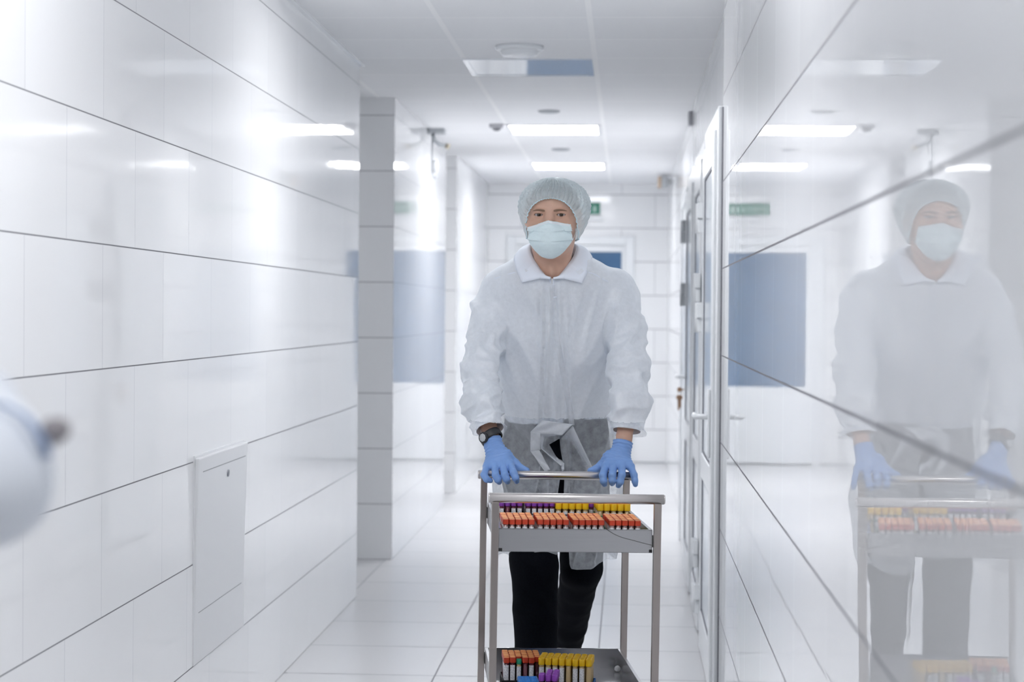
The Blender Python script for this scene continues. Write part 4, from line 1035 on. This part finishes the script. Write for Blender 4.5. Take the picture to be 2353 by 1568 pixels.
for n_, i in enumerate(r_):
    P_ = np.array([u[n_], v[n_]]); best = None
    segs = [(g_[k], g_[(k+1) % len(g_)], 8) for g_ in GAP for k in range(len(g_))] + [((HX[k], HY[k]), (HX[k+1], HY[k+1]), 8) for k in range(6)]
    segs += [(a_, b_, 8) for a_, b_ in zip([(1307, 1266), (1309, 1300), (1313, 1308), (1325, 1310), (1360, 1309), (1376, 1296)], [(1309, 1300), (1313, 1308), (1325, 1310), (1360, 1309), (1376, 1296), (1395, 1285)])]
    if fr[n_]:
        for a_, b_, lim in segs:
            a_, b_ = np.array(a_, float), np.array(b_, float); d_ = b_-a_; t = np.clip((P_-a_)@d_/max(d_@d_, 1e-9), 0, 1); q = a_+t*d_; e = np.linalg.norm(q-P_)
            if e < lim and (best is None or e < best[0]): best = (e, q)
        if best is not None: Vg[i] = V3(px(best[1][0], best[1][1], Vg[i,1]))
    for S in (SL_L, SL_R):
        ax_ = (S[-1]-S[-3]); ax_ = ax_/np.linalg.norm(ax_); rel = Vg[i]-S[-2]; al = rel@ax_
        if abs(al) < 0.02 and np.linalg.norm(rel) < 0.08: Vg[i] = Vg[i]-ax_*al
    if abs(Vg[i,2]-0.625) < 0.012 and not fr[n_]: Vg[i,2] = 0.625
gown = mesh_sd('gown', Vg, Qg, M_gown, man, MI); gown.data.materials.append(M_skirt)
low_ = z0_[Qg].mean(1) < 1.045
for p_, l_ in zip(gown.data.polygons, low_):
    if l_: p_.material_index = 1
gb = BVHTree.FromPolygons([Vector(q) for q in Vg], [tuple(map(int, q)) for q in Qg])
def on_gown(x, y, lift, Yd=5.60):
    d_ = (px(x, y, 5.0)-CAM).normalized(); hit = gb.ray_cast(CAM, d_)
    p = hit[0] if hit[0] else px(x, y, Yd)
    return p - d_*lift
def strip(name, path, wpx, lift, m, parent, n=60, edge=0.6):
    """ribbon lying on the gown along a path in photo pixels"""
    P_ = spline([(a, b) for a, b in path], n); bm = bmesh.new(); rows = []
    for i, (a, b) in enumerate(P_):
        t = P_[min(i+1, n-1)]-P_[max(i-1, 0)]; t = t/np.linalg.norm(t); nx, ny = -t[1], t[0]
        rows.append([bm.verts.new(on_gown(a+nx*wpx*k, b+ny*wpx*k, lift*(1 if abs(k) < 0.45 else edge))) for k in (-0.5, -0.25, 0, 0.25, 0.5)])
    Y = np.array([[v.co.y for v in r] for r in rows]); pad = np.pad(Y, ((4,4),(0,0)), mode='edge')
    sm = sum(pad[i:i+n] for i in range(9))/9
    for r, s_ in zip(rows, sm):
        for v_, y_ in zip(r, s_):
            d_ = v_.co-CAM; v_.co = CAM + d_*(min(y_, v_.co.y+0.001)/d_.y)
    for a, b in zip(rows, rows[1:]):
        for k in range(4): bm.faces.new((a[k], a[k+1], b[k+1], b[k]))
    o_ = from_bm(name, bm, m, parent, True); o_.location = -Vector(MI); return o_
strip('placket', [(1269, 655), (1271, 700), (1279, 770), (1291, 840), (1303, 905), (1311, 950), (1314, 978)], 13, 0.0035, M_collar if False else M_gownfold, gown)
strip('seam', [(1136, 640), (1165, 631), (1190, 624), (1212, 614)], 1.6, 0.0008, M_collar, gown, 24)
strip('seam', [(1346, 624), (1365, 630), (1382, 640), (1398, 648)], 1.6, 0.0008, M_collar, gown, 24)
strip('snap_tab', [(1272, 684), (1279, 683)], 3.0, 0.005, M_collar, gown, 6)
# folded lapels where the gown falls open
def sheet(name, poly, lifts, m, n=14):
    """small hanging fold of cloth: corner pixels and how far each stands off the gown"""
    bm = bmesh.new(); P_ = []
    a, b, c_, d_ = [np.array(q, float) for q in poly]; la, lb, lc, ld = lifts
    base = [on_gown(*q, 0).y for q in poly]; yb = min(base)
    vs_ = [[None]*(n+1) for _ in range(n+1)]
    for i in range(n+1):
        for j in range(n+1):
            s, t = i/n, j/n
            q = (a*(1-s)+b*s)*(1-t) + (d_*(1-s)+c_*s)*t; l = (la*(1-s)+lb*s)*(1-t) + (ld*(1-s)+lc*s)*t
            yy = ((base[0]*(1-s)+base[1]*s)*(1-t) + (base[3]*(1-s)+base[2]*s)*t)
            e = 0.003*math.sin(3.1*s+4*t)+0.002*math.sin(9*t-5*s)
            vs_[i][j] = bm.verts.new(px(q[0], q[1], yy-0.004-l+e))
    for i in range(n):
        for j in range(n): bm.faces.new((vs_[i][j], vs_[i+1][j], vs_[i+1][j+1], vs_[i][j+1]))
    o_ = from_bm(name, bm, m, gown, True); o_.location = -Vector(MI)
    md = o_.modifiers.new('thick', 'SOLIDIFY'); md.thickness = 0.0008
    return o_
sheet('lapel_fold', [(1219, 993), (1246, 966), (1316, 976), (1292, 1000)], (0.020, 0.010, 0.010, 0.030), M_gownfold)
sheet('lapel_fold', [(1219, 993), (1242, 995), (1242, 1034), (1219, 1037)], (0.020, 0.026, 0.024, 0.018), M_gownfold)
sheet('lapel_fold', [(1219, 1037), (1238, 1032), (1264, 1080), (1253, 1085)], (0.018, 0.018, 0.012, 0.012), M_gownfold)
sheet('lapel_fold', [(1241, 995), (1292, 999), (1284, 1012), (1243, 1033)], (0.024, 0.032, 0.030, 0.030), M_gownfold)
sheet('lapel_fold', [(1243, 1031), (1264, 1024), (1297, 1066), (1289, 1071)], (0.030, 0.026, 0.022, 0.022), M_gownfold)
sheet('lapel_fold', [(1289, 1070), (1297, 1064), (1296, 1080), (1292, 1084)], (0.022, 0.022, 0.018, 0.018), M_gownfold)
sheet('lapel_fold', [(1290, 1008), (1316, 978), (1366, 1084), (1296, 1100)], (0.006, 0.010, 0.012, 0.008), M_gownfold)
# collar
def collar():
    KI = [(0, .074, 1.446), (12, .069, 1.454), (30, .064, 1.474), (55, .063, 1.502), (95, .068, 1.540), (130, .074, 1.556), (180, .076, 1.556)]
    KO = [(0, .082, 1.444), (24, .081, 1.446), (52, .104, 1.434), (62, .108, 1.464), (95, .108, 1.513), (130, .106, 1.532), (180, .102, 1.535)]
    ki, ko = spline(KI, 300), np.array(KO); aa = np.concatenate([np.linspace(2.5, 180, 90), [24, 52]]); aa.sort()
    pts_ = [(-a_, np.interp(a_, ki[:,0], ki[:,1]), np.interp(a_, ki[:,0], ki[:,2]), np.interp(a_, ko[:,0], ko[:,1]), np.interp(a_, ko[:,0], ko[:,2])) for a_ in aa]
    out = []
    for sgn in (-1, 1):
        pts = pts_
        vs_, fs = [], []
        for a, r0, z0, r1, z1 in pts:
            t = math.radians(a)*(-sgn if sgn < 0 else -sgn)*1.0
            for k in range(7):
                s = k/6; r = r0+(r1-r0)*s + 0.006*math.sin(math.pi*s) + 0.006*s; z = z0+(z1-z0)*s + 0.006*math.sin(math.pi*s) + 0.004*s - (0.012 if False else 0)
                vs_.append((NCx + r*math.sin(t), NCy + 0.008 - r*math.cos(t)*1.02, z))
            # inner stand
        n = len(pts)
        for i in range(n-1):
            for k in range(6): q = i*7+k; fs.append((q, q+1, q+8, q+7))
        m0 = len(vs_)
        for a, r0, z0, r1, z1 in pts:
            t = math.radians(a)*(-sgn)
            for k in range(4): vs_.append((NCx + (r0-0.001*k)*math.sin(t), NCy + 0.008 - (r0-0.001*k)*math.cos(t)*1.02, z0-0.014*k))
        for i in range(n-1):
            for k in range(3): q = m0+i*4+k; fs.append((q, q+1, q+5, q+4))
        o_ = from_py('collar', np.array(vs_)-np.array(MI), fs, M_collar, gown)
        md = o_.modifiers.new('thick', 'SOLIDIFY'); md.thickness = 0.0014
        out.append(o_)
    return out
collar()

# ---- gloved hands
def glove(arm, wrist, up, fing, thumb, name='glove'):
    pts = [wrist, up] + [p for f in fing for p in f] + list(thumb)
    lo = np.min(pts, 0)-0.035; hi = np.max(pts, 0)+0.035
    G, o, h = grid(lo, hi, 0.0019)
    palm = sd_cap(G, up, wrist, 0.0285, 0.0265)
    for f in fing: palm = smin(palm, sd_cap(G, wrist, f[0], 0.017, 0.0118), 0.014)
    palm = smin(palm, sd_cap(G, wrist, thumb[0], 0.017, 0.016), 0.014)
    F = None
    for f, r in zip(fing, (0.0103, 0.0105, 0.0102, 0.0094)):
        e = sd_chain(G, f, [r*1.06, r*1.02, r*0.96, r*0.80], 0.004); F = e if F is None else smin(F, e, 0.0012)
    t = sd_chain(G, thumb, [0.0145, 0.0125, 0.0112, 0.0080], 0.006)
    d = smin(smin(palm, F, 0.007), t, 0.008)
    V, Q = nets(d.astype(np.float32), o, h); V = relax(V, Q, 2)
    ax = (up-wrist)/np.linalg.norm(up-wrist)
    N_ = vnormals(V, Q); al = (V-wrist) @ ax
    w_ = np.clip((al+0.045)/0.03, 0, 1)
    V = V + N_*(w_*0.0011*np.sin(al*620+4*noise(V*38)) + 0.0006*noise(V*130))[:,None]
    c = V[Q].mean(1); kp = ((c-up) @ ax) < -0.004; V, Q = compact(V, Q[kp])
    return mesh_sd(name, V, Q, M_glove, man, MI)
WL, UL = pl(1137, 1033, 5.365), pl(1129, 1008, 5.378)
fL = [[pl(1172, 1067, 5.325), pl(1180, 1087, 5.279), pl(1185, 1099, 5.274), pl(1187, 1106, 5.280)],
      [pl(1156, 1070, 5.318), pl(1160, 1092, 5.276), pl(1164, 1102, 5.274), pl(1166, 1107, 5.281)],
      [pl(1137, 1072, 5.318), pl(1139, 1093, 5.276), pl(1144, 1103, 5.274), pl(1147, 1108, 5.281)],
      [pl(1119, 1073, 5.324), pl(1112, 1092, 5.280), pl(1118, 1102, 5.275), pl(1127, 1105, 5.280)]]
glove(ARM_L, WL, UL, fL, [pl(1163, 1046, 5.350), pl(1184, 1066, 5.352), pl(1197, 1078, 5.340), pl(1211, 1081, 5.330)])
WR, UR = pr(1427, 1040, 5.365), pr(1432, 1014, 5.378)
fR = [[pr(1392, 1073, 5.325), pr(1385, 1093, 5.279), pr(1387, 1106, 5.274), pr(1389, 1113, 5.280)],
      [pr(1410, 1071, 5.318), pr(1407, 1093, 5.276), pr(1407, 1105, 5.274), pr(1407, 1111, 5.281)],
      [pr(1429, 1070, 5.318), pr(1429, 1092, 5.276), pr(1425, 1108, 5.274), pr(1421, 1116, 5.281)],
      [pr(1449, 1073, 5.320), pr(1457, 1092, 5.290), pr(1459, 1106, 5.286), pr(1460, 1114, 5.288)]]
glove(ARM_R, WR, UR, fR, [pr(1399, 1050, 5.350), pr(1382, 1070, 5.352), pr(1370, 1079, 5.340), pr(1356, 1082, 5.332)])
# watch on the wrist
wc = (UL*0.35 + ARM_L[3]*0.0 + pl(1128, 1004, 5.380)*0.65)
wa = V3(px(1142, 1030, 5.36+dL) - px(1118, 993, 5.385+dL)); wa /= np.linalg.norm(wa)
fx = np.cross(wa, [0, 1, 0]); fx /= np.linalg.norm(fx); fy = np.cross(wa, fx)          # fx sideways, fy front/back
if fy[1] > 0: fy = -fy
wt = empty('watch', parent=man); wt.location = -Vector(MI)
bm = bmesh.new(); n = 44; rings = []
for i in range(n):
    a = 2*math.pi*i/n
    for_w = 0.0115
    p = wc + 0.0295*math.cos(a)*fx + 0.0285*math.sin(a)*fy
    nrm = math.cos(a)*fx + math.sin(a)*fy
    rings.append([bm.verts.new(Vector(p + wa*s*for_w + nrm*t)) for s, t in ((-1, 0), (-1, 0.0022), (-0.6, 0.003), (0.6, 0.003), (1, 0.0022), (1, 0))])
for i in range(n):
    a, b = rings[i], rings[(i+1) % n]
    for k in range(6): bm.faces.new((a[k], a[(k+1) % 6], b[(k+1) % 6], b[k]))
from_bm('strap', bm, M_watch, wt, True)
ang = math.radians(118); sx = -1 if fx[0] > 0 else 1
nf = math.cos(math.radians(62))*fx*sx + math.sin(math.radians(62))*fy; pc = wc + 0.0295*math.cos(math.radians(62))*fx*sx + 0.0285*math.sin(math.radians(62))*fy
side = np.cross(nf, wa); M4 = Matrix([(side[i], wa[i], nf[i], pc[i]) for i in range(3)] + [(0,0,0,1)])
bm = bmesh.new(); lathe(bm, [(0, 0), (0.0155, 0), (0.0165, 0.003), (0.0155, 0.0065), (0.0135, 0.0075), (0, 0.0075)], 32, mat=M4); from_bm('case', bm, M_watch, wt, True)
bm = bmesh.new(); lathe(bm, [(0.0118, 0.0076), (0.0112, 0.0084), (0, 0.0086)], 8, mat=M4); from_bm('dial', bm, M_watchface, wt, False)
# ------------------------------------------------------------------ second worker, only the bent elbow reaches into the picture
w2 = empty('person', (-0.80, 1.72, 0)); tag(w2, 'blurred white-sleeved elbow of a worker at the left edge of the picture', 'person')
O2 = np.array([-0.80, 1.72, 0.0])
def q2(x, y, z): return np.array([x, y, z], float)
SHR, SHL = q2(-0.70, 1.66, 1.40), q2(-0.97, 1.74, 1.40)
EL_R = V3(px(-62, 1085, 1.36)); HND_R = EL_R + np.array([-0.235, -0.06, -0.05])
EL_L = q2(-1.10, 1.62, 1.13); HND_L = q2(-0.95, 1.40, 1.10)
ST2 = [(1.44, -0.80, 1.70, 0.10, 0.085), (1.40, -0.80, 1.70, 0.155, 0.10), (1.30, -0.80, 1.70, 0.17, 0.12), (1.15, -0.80, 1.71, 0.16, 0.125), (1.0, -0.80, 1.72, 0.165, 0.13), (0.8, -0.80, 1.72, 0.175, 0.14), (0.55, -0.80, 1.72, 0.185, 0.15)]
hd = np.array([-0.80, 1.69, 1.60])
def b2(G):
    d = sd_cap(G, hd+(0, 0.035, -0.10), q2(-0.80, 1.71, 1.38), 0.046, 0.052)
    d = smin(d, sd_loft(G, [(z, x, y, a-0.04, b-0.035) for z, x, y, a, b in ST2[:-1]]), 0.03)
    for s in (-0.085, 0.085): d = smin(d, sd_chain(G, [q2(-0.80+s, 1.72, 0.85), q2(-0.80+s, 1.70, 0.48), q2(-0.80+s, 1.73, 0.09)], [0.085, 0.052, 0.037], 0.02), 0.03)
    for A in ((SHR, EL_R, HND_R), (SHL, EL_L, HND_L)): d = smin(d, sd_chain(G, A, [0.048, 0.036, 0.025], 0.02), 0.02)
    return d
G, o, h = grid((-1.19, 1.22, 0.05), (-0.36, 1.92, 1.74), 0.012)
V_, Q_ = nets(b2(G), o, h); V_ = relax(V_, Q_, 1)
HO2 = np.array([-0.80, 1.615, 1.585]); SH = HO2-HOn
mesh_sd('body', np.concatenate([Vh+SH, V_]), np.concatenate([Qh, Q_+len(Vh)]), M_skin, w2, O2)
SHv = Vector(SH); MIv = Vector(MI); O2v = Vector(O2)
def twin(ob_, par):
    c = ob_.copy(); COL.objects.link(c); c.parent = par; return c
for ch in list(man.children):
    nm = ch.name.split('.')[0]
    if nm in ('eye', 'eyelashes', 'eyebrow', 'hair', 'face_mask', 'bouffant_cap'):
        c = twin(ch, w2); c.matrix_parent_inverse = Matrix()
        if nm == 'eye': c.matrix_basis = Matrix.Translation(SHv-O2v) @ ch.matrix_basis
        else: c.location = ch.location + MIv + SHv - O2v
        for g_ in ch.children: twin(g_, c)
def g2(G):
    d = sd_loft(G, ST2)
    for A in ((SHR, EL_R, HND_R*0.8+EL_R*0.2), (SHL, EL_L, HND_L*0.8+EL_L*0.2)): d = smin(d, sd_chain(G, A, [0.066, 0.050, 0.038], 0.02), 0.03)
    return d
G, o, h = grid((-1.21, 1.20, 0.53), (-0.34, 1.92, 1.50), 0.008)
V_, Q_ = nets(g2(G), o, h); V_ = relax(V_, Q_, 1); N_ = vnormals(V_, Q_); V_ = V_ + N_*(0.007*(1-2*np.abs(noise(V_*np.array([11, 11, 8])))))[:,None]
c = V_[Q_].mean(1); kp = (c[:,2] > 0.56) & (c[:,2] < 1.435); V_, Q_ = compact(V_, Q_[kp])
gown2 = mesh_sd('gown', V_, Q_, M_shirt, w2, O2)
for ch in list(gown.children):
    if ch.name.split('.')[0] == 'collar': c = twin(ch, gown2); c.location = MIv + SHv - O2v
G, o, h = grid((-1.03, 1.55, 0.05), (-0.57, 1.90, 0.95), 0.012)
d = None
for s in (-0.085, 0.085):
    e = sd_chain(G, [q2(-0.80+s, 1.72, 0.85), q2(-0.80+s, 1.70, 0.48), q2(-0.80+s, 1.73, 0.09)], [0.095, 0.068, 0.062], 0.02); d = e if d is None else smin(d, e, 0.02)
V_, Q_ = nets(d, o, h); mesh_sd('trousers', V_, Q_, M_trouser, w2, O2)
for s in (-0.085, 0.085):
    G, o, h = grid((-0.80+s-0.07, 1.50, -0.01), (-0.80+s+0.07, 1.84, 0.14), 0.007)
    d = smax(sd_chain(G, [q2(-0.80+s, 1.77, 0.04), q2(-0.80+s, 1.68, 0.04), q2(-0.80+s, 1.57, 0.03)], [0.04, 0.046, 0.036], 0.02), 0.002-G[2]+0*G[0]+0*G[1], 0.006)
    V_, Q_ = nets(d.astype(np.float32), o, h); mesh_sd('shoe', V_, Q_, M_shoe, w2, O2)
# gloves
for hp, dr in ((HND_R, HND_R-EL_R), (HND_L, HND_L-EL_L)):
    dr = dr/np.linalg.norm(dr); sdv = np.cross(dr, [0, 0, 1]); sdv /= np.linalg.norm(sdv); upv = np.cross(sdv, dr)
    fs_ = []
    for k, ln in ((-1.5, 0.9), (-0.5, 1.0), (0.5, 0.97), (1.5, 0.8)):
        b_ = hp + dr*0.085 + sdv*k*0.019; fs_.append([b_, b_+dr*0.032*ln-upv*0.006, b_+dr*0.055*ln-upv*0.018, b_+dr*0.066*ln-upv*0.034])
    o_ = glove(None, hp+dr*0.01, hp-dr*0.03, fs_, [hp+dr*0.03-sdv*0.025, hp+dr*0.055-sdv*0.042, hp+dr*0.078-sdv*0.05, hp+dr*0.095-sdv*0.05])
    o_.parent = w2; o_.data.transform(Matrix.Translation(Vector(MI)-Vector(O2)))
# blue elastic trim and grey clip on the sleeve by the elbow
bm = bmesh.new(); tube_path(bm, [px(a, b, Y) for a, b, Y in ((-30, 922, 1.345), (15, 932, 1.335), (55, 955, 1.33), (85, 990, 1.33), (103, 1022, 1.335), (110, 1048, 1.345))], [0.001, 0.0015, 0.002, 0.003, 0.0035, 0.0025], seg=8)
o_ = from_bm('blue_trim', bm, mat('blue trim', (0.30, 0.40, 0.60), 0.5), w2, True); o_.location = -Vector(O2)
G, o, h = grid(V3(px(128, 992, 1.36))-0.025, V3(px(128, 992, 1.36))+0.025, 0.0015)
pA, pB = V3(px(118, 985, 1.36)), V3(px(134, 988, 1.36))
d = smin(sd_cap(G, pA, pB, 0.0075, 0.0080), sd_cap(G, pB, V3(px(124, 1008, 1.36)), 0.007, 0.005), 0.006)
V_, Q_ = nets(d.astype(np.float32), o, h); mesh_sd('grey_clip', V_, Q_, mat('grey brown clip', (0.30, 0.28, 0.29), 0.5), w2, O2)
